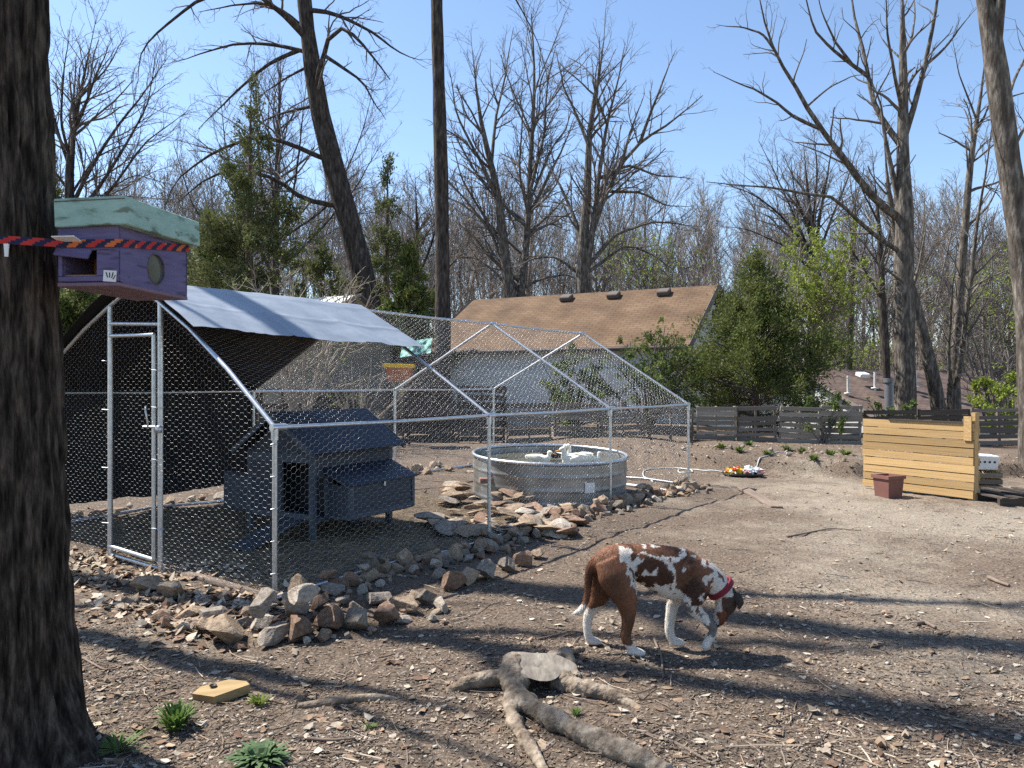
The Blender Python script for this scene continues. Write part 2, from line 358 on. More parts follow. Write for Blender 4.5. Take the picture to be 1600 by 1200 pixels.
# bare pale earth shows through where the litter has been scuffed away, mostly in the open part of the yard
sx = N('ShaderNodeSeparateXYZ'); L(tc.outputs['Object'], sx.inputs[0])
mr = N('ShaderNodeMapRange'); mr.inputs[1].default_value = .8; mr.inputs[2].default_value = 5.0; mr.inputs[3].default_value = -.16; mr.inputs[4].default_value = .10
L(sx.outputs['X'], mr.inputs[0])
ad = N('ShaderNodeMath'); ad.operation = 'ADD'; L(mr.outputs[0], ad.inputs[0]); L(n_b.outputs['Fac'], ad.inputs[1])
mrY = N('ShaderNodeMapRange'); mrY.inputs[1].default_value = 11.8; mrY.inputs[2].default_value = 13.4; mrY.inputs[3].default_value = 0; mrY.inputs[4].default_value = -.25; L(sx.outputs['Y'], mrY.inputs[0])
adY = N('ShaderNodeMath'); adY.operation = 'ADD'; L(ad.outputs[0], adY.inputs[0]); L(mrY.outputs[0], adY.inputs[1]); ad = adY
ad2 = N('ShaderNodeMath'); ad2.operation = 'MULTIPLY_ADD'; ad2.inputs[1].default_value = .35; L(n_m.outputs['Fac'], ad2.inputs[0]); L(ad.outputs[0], ad2.inputs[2])
msk = rmp(ad2.outputs[0], [(.58, (0, 0, 0)), (.80, (1, 1, 1))])
mx = N('ShaderNodeMix'); mx.data_type = 'RGBA'; L(msk.outputs[0], mx.inputs[0]); L(mulch.outputs[0], mx.inputs[6]); L(clay.outputs[0], mx.inputs[7])
red = rmp(n_m.outputs['Fac'], [(.4, (1, 1, 1)), (.7, (1.0, .94, .87))])
mx2 = N('ShaderNodeMix'); mx2.data_type = 'RGBA'; mx2.blend_type = 'MULTIPLY'; mx2.inputs[0].default_value = .8
L(mx.outputs[2], mx2.inputs[6]); L(red.outputs[0], mx2.inputs[7]); L(mx2.outputs[2], b.inputs['Base Color'])
b.inputs['Roughness'].default_value = .95; b.inputs['Specular IOR Level'].default_value = .15
bp = N('ShaderNodeBump'); bp.inputs['Strength'].default_value = .9; bp.inputs['Distance'].default_value = .02
L(n_f.outputs['Fac'], bp.inputs['Height']); L(bp.outputs[0], b.inputs['Normal'])
M['dirt'] = m
gb = MB(); gb.add(Vg, np.stack([a0, a0+1, a0+nx+1, a0+nx], 1))
struct(gb.obj('ground', M['dirt']))

# ------------------------------------------------------------------ houses and shed beyond the fence
def quad(mb, pts, m=0, thick=0.0):
    pts = np.array(pts, float)
    if not thick: return mb.add(pts, [[0, 1, 2, 3]], m)
    n = np.cross(pts[1]-pts[0], pts[3]-pts[0]); n /= np.linalg.norm(n)
    V = np.vstack([pts, pts-n*thick])
    return mb.add(V, [[0,1,2,3],[7,6,5,4],[0,4,5,1],[1,5,6,2],[2,6,7,3],[3,7,4,0]], m)
def uv_planar(o, U, Vv, O):
    me = o.data; uvl = me.uv_layers.new(name='UVMap')
    for l in me.loops:
        p = np.array(me.vertices[l.vertex_index].co)-O
        uvl.data[l.index].uv = (float(p@U), float(p@Vv))
def slope(name, A, B, C, D, mat, parent, th=.12):
    mb = MB(); quad(mb, [A, B, C, D], 0, th); o = mb.obj(name, mat, parent, False)
    U = np.array(B)-np.array(A); U /= np.linalg.norm(U); W_ = np.array(D)-np.array(A); W_ = W_-U*(W_@U); W_ /= np.linalg.norm(W_)
    uv_planar(o, U, W_, np.array(A)); return o
def gable_house(name, label, cat, RL, RRt, zr, ze, half, ground, roofm, wallm, over=.35, gable_over=.25):
    """RL, RRt: the two ends of the ridge (x, y)"""
    t_ = thing(name, label, cat, (RL[0], RL[1], ground))
    RL = np.array(RL); RRt = np.array(RRt); U = RRt-RL; Ln = np.linalg.norm(U); U /= Ln
    Pn = np.array([U[1], -U[0]]);
    if Pn[1] > 0: Pn = -Pn            # towards the camera
    O = np.array([RL[0], RL[1], ground])
    def W3(u, p, z): q = RL+U*u+Pn*p; return np.array([q[0], q[1], z])-O
    k = (zr-ze)/half
    for sgn, nm in ((1, 'roof'), (-1, 'roof')):
        h = half+over; A = W3(-gable_over, sgn*h, ze-k*over); B = W3(Ln+gable_over, sgn*h, ze-k*over); C = W3(Ln+gable_over, 0, zr); D = W3(-gable_over, 0, zr)
        if sgn < 0: A, B, C, D = B, A, D, C
        rf = slope('roof', A, B, C, D, roofm, t_)
    for sgn in (1, -1):
        mb = MB(); pts = [W3(0, sgn*half, ground), W3(Ln, sgn*half, ground), W3(Ln, sgn*half, ze-.08), W3(0, sgn*half, ze-.08)]
        quad(mb, pts if sgn > 0 else pts[::-1], 0, .15); mb.obj('wall', wallm, t_, False)
    for u in (0, Ln):
        mb = MB(); V = [W3(u, half, ground), W3(u, -half, ground), W3(u, -half, ze-.08), W3(u, 0, zr-.12), W3(u, half, ze-.08)]
        V = np.array(V); off = np.array([U[0], U[1], 0])*(.15 if u == 0 else -.15)
        VV = np.vstack([V, V+off]); mb.add(VV, [[0, 1, 2, 4], [5, 9, 7, 6]]); mb.add(VV, [[2, 3, 4], [7, 9, 8]]); mb.obj('gable_wall', wallm, t_, False)
    for u in (-gable_over-.03, Ln+gable_over+.03):           # rake boards
        mb = MB()
        for sgn in (1, -1):
            A = W3(u, sgn*(half+over), ze-k*over-.06); B = W3(u, 0, zr-.04)
            mb.tube([A, B], .09, 4)
        mb.obj('rake_board', M['trim'], t_, False)
    mb = MB(); mb.tube([W3(-gable_over, half+over+.04, ze-k*over-.07), W3(Ln+gable_over, half+over+.04, ze-k*over-.07)], .07, 6); mb.obj('gutter', M['trim'], t_)
    return t_, W3, Ln, k
h1, W3, Ln, k = gable_house('house', 'grey sided house with long brown shingle roof behind the wire run', 'house', (-1.29, 29.75), (6.59, 25.5), 4.82, 2.9, 3.2, -.6, M['roof_brown'], M['siding'])
for u in (Ln*.46, Ln*.66, Ln*.86):
    c = W3(u-.2, .45, 4.82-k*.45+.09)
    o = bevel_box('roof_vent', (.42, .38, .17), M['trim'], h1, c, (math.atan(k)*.8, 0, -.49), .03)
mb = MB(); quad(mb, [W3(.3, 3.26, .9), W3(Ln-1.0, 3.26, .9), W3(Ln-1.0, 3.26, 2.0), W3(.3, 3.26, 2.0)], 0, .06); mb.obj('pale_siding', M['siding_pale'], h1, False)
mb = MB(); quad(mb, [W3(Ln-1.7, 3.28, -.5), W3(Ln-.9, 3.28, -.5), W3(Ln-.9, 3.28, 1.9), W3(Ln-1.7, 3.28, 1.9)], 0, .06); mb.obj('door', M['white'], h1, False)
lp = W3(Ln+.3, .5, 3.75)
ln = bevel_box('wall_lantern', (.22, .22, .42), M['black'], h1, lp, (0, 0, -.49), .03)
mb = MB(); mb.tube([lp+[0, 0, .2], lp+[0, 0, .38], lp+[-.25, .13, .42]], .025, 6); mb.obj('lantern_arm', M['black'], ln).matrix_parent_inverse = Matrix.Translation(-Vector(lp))
ln.rotation_euler = (0, 0, 0)
h2, W3, Ln2, k2 = gable_house('house', 'low house with dark brown roof beyond the right fence', 'house', (11.6, 30.5), (19.8, 33.0), 2.12, .2, 4.6, -3.5, M['roof_dark'], M['siding'])
for (px, py, d, hh) in ((1325, 606, 28.2, .65), (1367, 598, 28.6, .6), (1431, 596, 29.2, .55)):
    p = P3(px, py, d)-np.array(h2.location); mb = MB(); mb.tube([p-[0, 0, .3], p+[0, 0, hh-.3+.1]], .045, 8); mb.box(p-[0, 0, .2], (.2, .2, .05)); mb.obj('vent_pipe', M['pvc'], h2)
p = P3(1348, 586, 29.5)-np.array(h2.location); bevel_box('roof_vent', (.45, .35, .16), M['siding_pale'], h2, p, (.3, 0, .3), .03)
p = P3(1390, 645, 26.6)-np.array(h2.location); mb = MB(); mb.tube([p-[0, 0, .2], p+[0, 0, 1.05]], .17, 14); mb.tube([p+[0, 0, 1.05], p+[0, 0, 1.2]], .21, 14); mb.obj('flue', M['chim'], h2)
h3, W3, Ln3, k3 = gable_house('shed', 'tan shed with pale metal roof behind the silver tarp', 'shed', (-9.0, 25.0), (-4.75, 22.6), 4.16, 3.2, 2.0, -.4, M['shed_roof'], M['shed_wall'], .3, .3)
for q in np.arange(.1, Ln3, .42):
    mb = MB(); mb.tube([W3(q, 0, 4.185), W3(q, 2.3, 3.2-k3*.3+.02)], .02, 4); mb.obj('roof_seam', M['shed_roof'], h3)

# ------------------------------------------------------------------ trees
def polyline(pts, n):
    pts = np.array(pts, float); s_ = np.r_[0, np.cumsum(np.linalg.norm(np.diff(pts[:, :3], axis=0), axis=1))]
    t_ = np.linspace(0, s_[-1], n); return np.stack([np.interp(t_, s_, pts[:, k]) for k in range(pts.shape[1])], 1)
def smooth_line(pts, n, wig=0.0, r=rng):
    p = polyline(pts, n*2)
    for _ in range(2): p[1:-1] = .25*p[:-2]+.5*p[1:-1]+.25*p[2:]
    p = p[np.linspace(0, len(p)-1, n).round().astype(int)]
    if wig: p[1:, :3] += np.cumsum(r.normal(0, wig, (n-1, 3)), 0)*np.linspace(.2, 1, n-1)[:, None]
    return p
def children(Ps, Rs, r, spacing, t0, lr, rr, ang, N, up, wig, rmin, maxn=None, lmin=.1, curve=0.0):
    """grow side branches from a batch of polylines Ps (list of (N,3)), vectorised"""
    out_p, out_r = [], []
    for Pp, Rp in zip(Ps, Rs):
        B, K, _ = Pp.shape
        Lb = np.linalg.norm(np.diff(Pp, axis=1), axis=2).sum(1)
        cnt = np.maximum(1, (Lb*(1-t0)/spacing+r.random(B)).astype(int))
        if maxn: cnt = np.minimum(cnt, maxn)
        idx = np.repeat(np.arange(B), cnt); n = len(idx)
        if n == 0: continue
        tt = t0+(1-t0)*r.random(n)**.8
        f = tt*(K-1); k = np.minimum(f.astype(int), K-2); u = (f-k)[:, None]
        base = Pp[idx, k]*(1-u)+Pp[idx, k+1]*u; rad = Rp[idx, k]*(1-u[:, 0])+Rp[idx, k+1]*u[:, 0]
        T = Pp[idx, k+1]-Pp[idx, k]; T /= np.linalg.norm(T, axis=1, keepdims=True)+1e-9
        q = r.normal(0, 1, (n, 3)); q -= T*(q*T).sum(1, keepdims=True); q /= np.linalg.norm(q, axis=1, keepdims=True)+1e-9
        a = np.radians(r.normal(ang, 12, n))[:, None]
        D = T*np.cos(a)+q*np.sin(a); D[:, 2] += up; D /= np.linalg.norm(D, axis=1, keepdims=True)
        Ln_ = np.maximum(lmin, Lb[idx]*lr*(1.15-tt*.75)*r.uniform(.6, 1.3, n))
        P = np.zeros((n, N, 3)); P[:, 0] = base; st = (Ln_/(N-1))[:, None]
        for s_ in range(1, N):
            D = D+r.normal(0, wig, (n, 3)); D[:, 2] += curve; D /= np.linalg.norm(D, axis=1, keepdims=True); P[:, s_] = P[:, s_-1]+D*st
        r0 = np.maximum(rmin, rad*rr)
        out_p.append(P); out_r.append(np.maximum(rmin*.7, r0[:, None]*np.linspace(1, .35, N)[None]))
    return out_p, out_r
def cat(Ps, Rs): return Ps, Rs
def bare_tree(name, label, cat_, d, trunk, limbs, barkm, twigm=None, spec=None, seed=0, sides=12, group=None, depth=1.0, tn=14):
    """trunk: [(px, py, width_px)] at distance d; limbs: lists of (px, py) + base width px; all given real depth"""
    r = np.random.default_rng(seed); s_ = d/F
    tr = np.array([[*P3(px, py, d), w_*s_*.5] for px, py, w_ in trunk])
    base = np.array([tr[0, 0], tr[0, 1], min(float(terr(tr[0, 0], d)), tr[0, 2])]); tr[0, 2] = base[2]-.1
    root = thing(name, label, cat_, tuple(base), 0, group)
    T = smooth_line(tr, tn, 0); mt = MB()
    if trunk[-1][1] > -150: T[:, 3] *= np.clip((1-np.linspace(0, 1, tn))/.25, .12, 1)
    mt.tube(T[:, :3]-base, T[:, 3]*(1+.04*r.normal(size=tn)), sides)
    LP, LR = [], []
    for lb in limbs:
        pts, w0 = lb[0], lb[1]; n = 12
        dz = r.uniform(-1, 1)*depth if len(lb) < 3 else lb[2]
        L3 = []
        for q, (px, py) in enumerate(pts):
            dd = d+dz*(q/(len(pts)-1))*2.2
            L3.append([*P3(px, py, dd), 0])
        cand = np.concatenate([polyline(T[:, :3], 200)]+[polyline(q_, 60) for q_ in LP]); j_ = np.argmin(((cand-np.array(L3[0][:3]))**2*[1, .15, 1]).sum(1)); sh = cand[j_]-np.array(L3[0][:3])
        for q in range(len(L3)): L3[q][:3] = list(np.array(L3[q][:3])+sh*max(0, 1-q/2)+np.array([0, sh[1], 0])*min(1, q/2))
        L_ = smooth_line(L3, n, .012*d/20, r)[:, :3]; L_[0] = cand[j_]
        rad = w0*s_*.45*np.linspace(1, .12, n)
        LP.append(L_); LR.append(rad); mt.tube(L_-base, rad, 7)
    mt.obj('trunk', barkm, root)
    sp = dict(trunk_kids=0, l2=.5, l3=.45, l4=.42, s2=.55, s3=.32, s4=.20, rmin=.0035*max(1, d/22)); sp.update(spec or {})
    parents = ([np.array(LP)] if LP else []); pr = ([np.array(LR)] if LR else [])
    if trunk[-1][1] > -150: parents.append(T[tn//2:, :3][None]); pr.append(T[tn//2:, 3][None])
    if sp['trunk_kids']:
        tp, trd = T[:, :3][None], T[:, 3][None]
        a, b_ = children([tp], [trd], r, 1e-3, sp.get('t0', .45), sp.get('l1', .35), .42, 48, 9, .25, .10, .02, sp['trunk_kids'], curve=.03)
        parents += a; pr += b_
    crown = MB(); rm = sp['rmin']
    p2, r2 = children(parents, pr, r, sp['s2']*sp.get('k', .5), .12, sp['l2'], .5, 42, 7, .18, .13, rm*2.2, curve=.02, lmin=.5)
    p3, r3 = children(p2, r2, r, sp['s3'], .15, sp['l3'], .6, 42, 5, .12, .16, rm*1.3, lmin=.3)
    p4, r4 = children(p3, r3, r, sp['s4'], .15, sp['l4'], .6, 40, 3, .08, .18, rm, lmin=.22)
    if sp['trunk_kids']:
        for a, b_ in zip(parents[(1 if LP else 0):], pr[(1 if LP else 0):]): V, f = tubes(a, b_, 6); crown.add(V-base, f)
    for ps, rs, n in ((p2, r2, 4), (p3, r3, 3), (p4, r4, 3)):
        for a, b_ in zip(ps, rs): V, f = tubes(a, b_, n); crown.add(V-base, f)
    crown.obj('crown', twigm or M['twig'], root)
    return root

# the big trunk in front, with ridged bark
r1 = thing('oak_tree', 'huge dark oak trunk close at left with the box strapped to it', 'tree', (-2.12, 3.22, -.02))
na, nz_ = 170, 270
zz = np.linspace(-.05, 4.4, nz_); aa = np.arange(na)*2*np.pi/na
A, Z = np.meshgrid(aa, zz)
rad = .232-.006*Z+.11*np.exp(-(Z+.05)/.20)*(1+.45*np.cos(3*A+.4)+.3*np.cos(7*A+1))+.045*np.exp(-Z/.7)
cx, sy_ = np.cos(A), np.sin(A)
wx = .25*fbm(cx*3, sy_*3, Z*2.0, 2, 60)
rid = np.abs(vnoise(cx*7.5+wx, sy_*7.5+wx, Z*1.9, 61)); rid2 = np.abs(vnoise(cx*13+wx*2, sy_*13, Z*4.5, 77))
crk = np.clip(rid*1.8, 0, 1)*.65+np.clip(rid2*2, 0, 1)*.35
rad = rad+.036*(crk-.6)+.005*vnoise(cx*30, sy_*30, Z*18, 88)
lean = -.022*Z
V = np.stack([rad*cx+lean+.0, rad*sy_, Z], -1).reshape(-1, 3)
i, j = np.meshgrid(np.arange(na), np.arange(nz_-1)); q0 = (j*na+i).ravel(); q1 = (j*na+(i+1) % na).ravel()
mb = MB(); mb.add(V, np.stack([q0, q1, q1+na, q0+na], 1)); mb.obj('trunk', M['bark_near'], r1)
# high crown of the same tree, far above the frame, with a few twigs that hang into view
rr_ = np.random.default_rng(3); LPs = []; LRs = []
for k in range(6):
    a = k*1.05+.3; st = np.array([-.1, 0, 4.3]); en = st+np.array([math.cos(a)*3.2, math.sin(a)*3.2, 5.5+rr_.uniform(-1, 1)])
    LPs.append(smooth_line([st, (st+en)/2+[0, 0, .6], en], 12, .05, rr_)); LRs.append(np.linspace(.16 if k else .2, .04, 12))
mb = MB()
for a, b_ in zip(LPs, LRs): mb.tube(a, b_, 8)
p2, r2 = children([np.array(LPs)], [np.array(LRs)], rr_, .6, .3, .4, .5, 45, 7, .1, .13, .008); p3, r3 = children(p2, r2, rr_, .4, .2, .35, .6, 42, 5, .05, .16, .004)
for ps, rs in ((p2, r2), (p3, r3)):
    for a, b_ in zip(ps, rs): V, f = tubes(a, b_, 4); mb.add(V, f)
mb.obj('crown', M['twig'], r1)

TREES = []
bare_tree('oak_tree', 'black leaning oak with long drooping limbs behind the tarp', 'tree', 27,
  [(592, 668, 48), (578, 480, 40), (560, 400, 37), (535, 310, 34), (506, 210, 31), (488, 110, 27), (479, 40, 24), (470, -60, 20), (455, -220, 10)],
  [([(510, 185), (500, 155), (494, 120), (506, 92), (516, 50), (532, 38), (552, 50), (578, 78), (612, 122)], 13),
   ([(484, 16), (512, 18), (544, 30), (588, 54), (624, 84), (658, 97)], 9),
   ([(508, 96), (540, 116), (572, 138), (590, 172), (604, 194)], 7),
   ([(466, 64), (432, 22), (400, -8), (360, -40)], 15),
   ([(405, 2), (388, 12), (337, 34), (309, 56), (275, 84), (250, 110), (246, 158)], 8, .5),
   ([(464, 84), (431, 72), (375, 66), (328, 78), (276, 96)], 8),
   ([(464, 93), (422, 103), (375, 134), (337, 169), (310, 197)], 8),
   ([(468, 106), (431, 125), (398, 148)], 6), ([(480, 166), (437, 175), (409, 190), (398, 210)], 7),
   ([(515, 255), (480, 240), (450, 222), (397, 212), (337, 237), (272, 281), (255, 322)], 10),
   ([(535, 322), (500, 318), (469, 310), (431, 278), (366, 262), (316, 281), (274, 318)], 11),
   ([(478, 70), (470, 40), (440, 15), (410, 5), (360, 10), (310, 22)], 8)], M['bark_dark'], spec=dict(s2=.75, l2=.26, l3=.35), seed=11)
bare_tree('oak_tree', 'tall straight slim trunk standing between tarp and house roof', 'tree', 21.5,
  [(690, 688, 30), (691, 600, 25), (692, 490, 24), (690, 300, 22), (686, 150, 20.5), (682, 0, 18.5), (680, -250, 14), (678, -500, 8)],
  [([(681, -180), (720, -260), (800, -330), (850, -300)], 9), ([(680, -200), (640, -300), (560, -380)], 9), ([(682, -60), (735, -70), (790, -30), (840, 60), (862, 150)], 4.5, -.3), ([(682, -90), (760, -110), (850, -60), (880, 10)], 5)],
  M['bark_dark'], spec=dict(s2=.8, l2=.22), seed=12, tn=26)
bare_tree('bare_tree', 'bare double stemmed tree rising behind left end of brown roof', 'tree', 40,
  [(806, 660, 28), (804, 520, 26), (798, 462, 18), (788, 400, 15), (780, 310, 12), (768, 258, 10), (752, 200, 7), (741, 110, 5), (735, 50, 3)],
  [([(804, 520), (816, 460), (822, 390), (825, 330), (828, 250), (833, 180), (835, 100), (830, 20)], 16, .5), ([(782, 320), (760, 270), (735, 225), (712, 180), (700, 110)], 8),
   ([(825, 335), (860, 270), (880, 230), (898, 180)], 8), ([(818, 440), (770, 405), (730, 358), (698, 338)], 8), ([(816, 450), (850, 432), (885, 428), (910, 445)], 6), ([(796, 445), (750, 402), (705, 397)], 6),
   ([(768, 258), (775, 180), (790, 120), (803, 40)], 7), ([(826, 300), (850, 210), (855, 130), (870, 60)], 7), ([(786, 390), (745, 320), (722, 280), (705, 215)], 7), ([(824, 360), (862, 330), (890, 300), (900, 255)], 6)],
  M['bark_grey'], spec=dict(s2=.9, l2=.34, rmin=.0042), seed=13)
bare_tree('bare_tree', 'wide spreading bare tree rising behind middle of brown roof', 'tree', 36,
  [(916, 660, 30), (914, 520, 27), (912, 450, 24), (910, 375, 15), (919, 300, 12), (919, 210, 9), (932, 139, 7), (944, 75, 5), (946, 15, 3)],
  [([(912, 440), (925, 375), (936, 281), (949, 195), (959, 157), (974, 90)], 13), ([(925, 367), (947, 300), (970, 255), (1004, 217), (1037, 199), (1097, 150)], 11), ([(1000, 221), (1019, 172), (1034, 139), (1060, 72)], 7),
   ([(910, 385), (895, 337), (872, 285), (848, 245)], 10), ([(918, 418), (962, 367), (1022, 347), (1092, 356)], 9), ([(916, 432), (981, 382), (1019, 397), (1055, 425)], 7), ([(936, 281), (981, 259), (1022, 277), (1078, 286)], 7),
   ([(908, 430), (865, 400), (830, 405), (800, 425)], 7), ([(919, 230), (900, 180), (882, 140), (870, 80)], 7), ([(949, 200), (930, 150), (925, 95)], 5), ([(947, 300), (1000, 300), (1040, 320), (1085, 322)], 6), ([(970, 255), (985, 200), (1010, 140)], 6)],
  M['bark_grey'], spec=dict(s2=.8, l2=.34, rmin=.004), seed=14)
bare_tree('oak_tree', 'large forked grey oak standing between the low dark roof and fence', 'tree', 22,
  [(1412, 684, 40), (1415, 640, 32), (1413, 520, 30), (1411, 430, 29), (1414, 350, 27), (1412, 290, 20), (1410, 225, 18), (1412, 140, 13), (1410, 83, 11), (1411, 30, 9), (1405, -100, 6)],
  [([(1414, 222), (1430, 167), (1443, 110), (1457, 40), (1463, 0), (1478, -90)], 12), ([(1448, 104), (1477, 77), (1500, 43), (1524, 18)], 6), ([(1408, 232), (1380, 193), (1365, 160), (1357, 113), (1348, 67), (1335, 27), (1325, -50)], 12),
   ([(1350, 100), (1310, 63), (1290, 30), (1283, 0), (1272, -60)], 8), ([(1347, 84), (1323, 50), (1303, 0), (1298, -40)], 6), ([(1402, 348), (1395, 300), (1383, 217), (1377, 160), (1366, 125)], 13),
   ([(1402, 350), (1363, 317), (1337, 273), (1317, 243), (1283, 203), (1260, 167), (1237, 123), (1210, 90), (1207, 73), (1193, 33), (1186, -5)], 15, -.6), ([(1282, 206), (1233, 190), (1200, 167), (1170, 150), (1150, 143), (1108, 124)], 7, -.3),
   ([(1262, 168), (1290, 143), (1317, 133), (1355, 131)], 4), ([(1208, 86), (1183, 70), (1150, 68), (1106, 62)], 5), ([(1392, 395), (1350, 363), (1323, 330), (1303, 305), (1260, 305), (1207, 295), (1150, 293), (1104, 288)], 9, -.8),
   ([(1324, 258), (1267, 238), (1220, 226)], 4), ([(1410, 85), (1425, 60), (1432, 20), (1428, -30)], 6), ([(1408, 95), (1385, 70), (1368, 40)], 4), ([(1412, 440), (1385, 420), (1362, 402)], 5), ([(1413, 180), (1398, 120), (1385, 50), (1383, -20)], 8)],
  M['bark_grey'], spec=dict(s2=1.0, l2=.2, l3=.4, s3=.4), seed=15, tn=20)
bare_tree('bare_tree', 'leaning grey trunk just right of the forked oak', 'tree', 23.5, [(1476, 690, 24), (1463, 610, 20), (1446, 540, 18), (1431, 480, 17), (1418, 430, 15), (1402, 380, 12), (1388, 300, 9), (1380, 200, 5)],
  [([(1425, 455), (1440, 400), (1448, 330)], 6), ([(1400, 370), (1370, 320), (1350, 260)], 5)], M['bark_grey'], spec=dict(s2=.8, l2=.3), seed=16)
bare_tree('bare_tree', 'clump of slim grey stems beside the lime bush at far right', 'tree', 24,
  [(1492, 690, 26), (1490, 640, 22), (1490, 560, 16), (1500, 450, 13), (1510, 330, 11), (1516, 250, 9), (1526, 190, 8), (1536, 130, 6), (1542, 50, 4)],
  [([(1492, 620), (1502, 570), (1512, 470), (1526, 340), (1540, 260), (1548, 190)], 11), ([(1498, 560), (1515, 470), (1545, 430), (1578, 398)], 7), ([(1516, 360), (1548, 322), (1563, 268)], 6), ([(1484, 640), (1480, 560), (1490, 480), (1498, 380)], 8), ([(1500, 590), (1520, 520), (1533, 470)], 6), ([(1520, 220), (1505, 170), (1485, 160)], 4), ([(1526, 190), (1500, 120), (1490, 60)], 4), ([(1540, 260), (1562, 230), (1590, 180)], 4)],
  M['bark_grey'], spec=dict(s2=.7, l2=.24), seed=17)
bare_tree('oak_tree', 'pale sunlit oak trunk at the right edge', 'tree', 12.8,
  [(1620, 755, 54), (1615, 690, 40), (1612, 600, 36), (1604, 450, 34), (1590, 340, 33), (1574, 240, 32), (1560, 130, 32), (1548, 50, 29), (1536, -30, 24), (1517, -160, 18), (1500, -400, 9)],
  [([(1556, 90), (1562, 30), (1568, -60), (1580, -200), (1600, -380)], 20), ([(1575, 250), (1600, 200), (1640, 150), (1700, 120)], 7), ([(1580, 180), (1592, 120), (1620, 60), (1680, 0)], 7), ([(1566, 200), (1548, 185), (1530, 195), (1518, 220)], 3.5), ([(1520, -120), (1450, -200), (1380, -220)], 10)],
  M['bark_grey'], spec=dict(s2=.6, l2=.22), seed=18, sides=20, tn=30)
bare_tree('bare_tree', 'fan shaped bare tree at far left behind the purple box', 'tree', 32,
  [(110, 690, 20), (109, 400, 17), (108, 300, 14), (109, 245, 11), (114, 200, 9), (124, 150, 7), (140, 80, 5), (152, 20, 3)],
  [([(108, 262), (90, 210), (78, 150), (74, 70)], 7), ([(112, 215), (130, 170), (148, 120), (170, 60)], 6), ([(110, 330), (145, 260), (180, 205), (225, 150), (262, 95)], 8), ([(112, 350), (160, 290), (200, 225), (235, 165), (245, 110)], 8), ([(114, 380), (180, 290), (225, 220), (285, 175)], 7),
   ([(110, 310), (150, 245), (195, 225), (250, 230)], 5), ([(110, 250), (95, 190), (100, 120), (110, 50)], 6), ([(112, 240), (118, 180), (110, 110)], 5), ([(110, 360), (165, 300), (210, 270), (265, 285)], 5), ([(124, 155), (165, 110), (190, 60)], 5), ([(108, 300), (70, 250), (40, 200)], 6)],
  M['bark_dark'], spec=dict(s2=.6, l2=.42, rmin=.005), seed=19)
bare_tree('bare_tree', 'fan of thin bare stems behind the lime green tree', 'tree', 46,
  [(1282, 660, 16), (1282, 520, 14), (1278, 420, 12), (1270, 380, 10), (1262, 300, 7), (1255, 220, 4)],
  [([(1280, 440), (1250, 370), (1215, 330), (1175, 300), (1140, 290)], 7), ([(1278, 420), (1240, 330), (1215, 270), (1190, 220)], 6), ([(1278, 400), (1285, 320), (1298, 250), (1310, 205)], 7), ([(1280, 410), (1300, 340), (1325, 270), (1340, 220)], 6), ([(1270, 380), (1240, 300), (1235, 240)], 5), ([(1280, 430), (1230, 385), (1170, 360), (1125, 355)], 5), ([(1272, 360), (1280, 280), (1275, 200)], 5)],
  M['bark_dark'], spec=dict(s2=.8, l2=.42, rmin=.006), seed=20)
bare_tree('bare_tree', 'thin upright bare stems between fan tree and leaning oak', 'tree', 38,
  [(432, 680, 14), (430, 450, 12), (432, 300, 9), (436, 180, 6), (440, 60, 3)],
  [([(430, 420), (410, 320), (400, 200), (395, 90)], 6), ([(431, 400), (460, 300), (472, 200), (480, 120)], 6), ([(431, 440), (385, 350), (355, 250), (345, 150)], 6), ([(431, 350), (420, 230), (422, 110)], 5), ([(431, 460), (350, 390), (300, 320), (270, 220)], 6), ([(431, 430), (500, 360), (560, 290), (600, 220)], 6), ([(432, 380), (520, 320), (570, 210), (590, 140)], 5)],
  M['bark_dark'], spec=dict(s2=.75, l2=.42, rmin=.005), seed=21)
bare_tree('bare_tree', 'dim slender tree between leaning oak and straight trunk', 'tree', 44,
  [(655, 670, 14), (652, 500, 12), (650, 420, 9), (652, 350, 6), (648, 270, 4)],
  [([(652, 470), (630, 400), (610, 350), (600, 300)], 5), ([(651, 440), (675, 380), (690, 320), (720, 270)], 5), ([(652, 490), (690, 430), (730, 390), (750, 320)], 5), ([(652, 500), (600, 440), (560, 420)], 5)],
  M['bark_dark'], spec=dict(s2=.8, l2=.45, rmin=.006), seed=22)
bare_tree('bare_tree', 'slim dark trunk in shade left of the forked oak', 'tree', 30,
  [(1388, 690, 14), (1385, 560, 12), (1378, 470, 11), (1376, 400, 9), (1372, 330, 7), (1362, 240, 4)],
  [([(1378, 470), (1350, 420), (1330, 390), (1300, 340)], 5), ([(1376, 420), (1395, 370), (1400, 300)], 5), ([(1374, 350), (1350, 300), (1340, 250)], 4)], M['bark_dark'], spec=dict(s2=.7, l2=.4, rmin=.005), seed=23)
bare_tree('bare_tree', 'thin dark trunk beside the juniper above the dark roof', 'tree', 34,
  [(1325, 690, 10), (1327, 560, 9), (1330, 450, 8), (1335, 360, 6), (1338, 260, 3)],
  [([(1328, 480), (1310, 420), (1300, 360)], 4), ([(1330, 450), (1350, 390), (1362, 330)], 4)], M['bark_dark'], spec=dict(s2=.6, l2=.45, rmin=.005), seed=24)
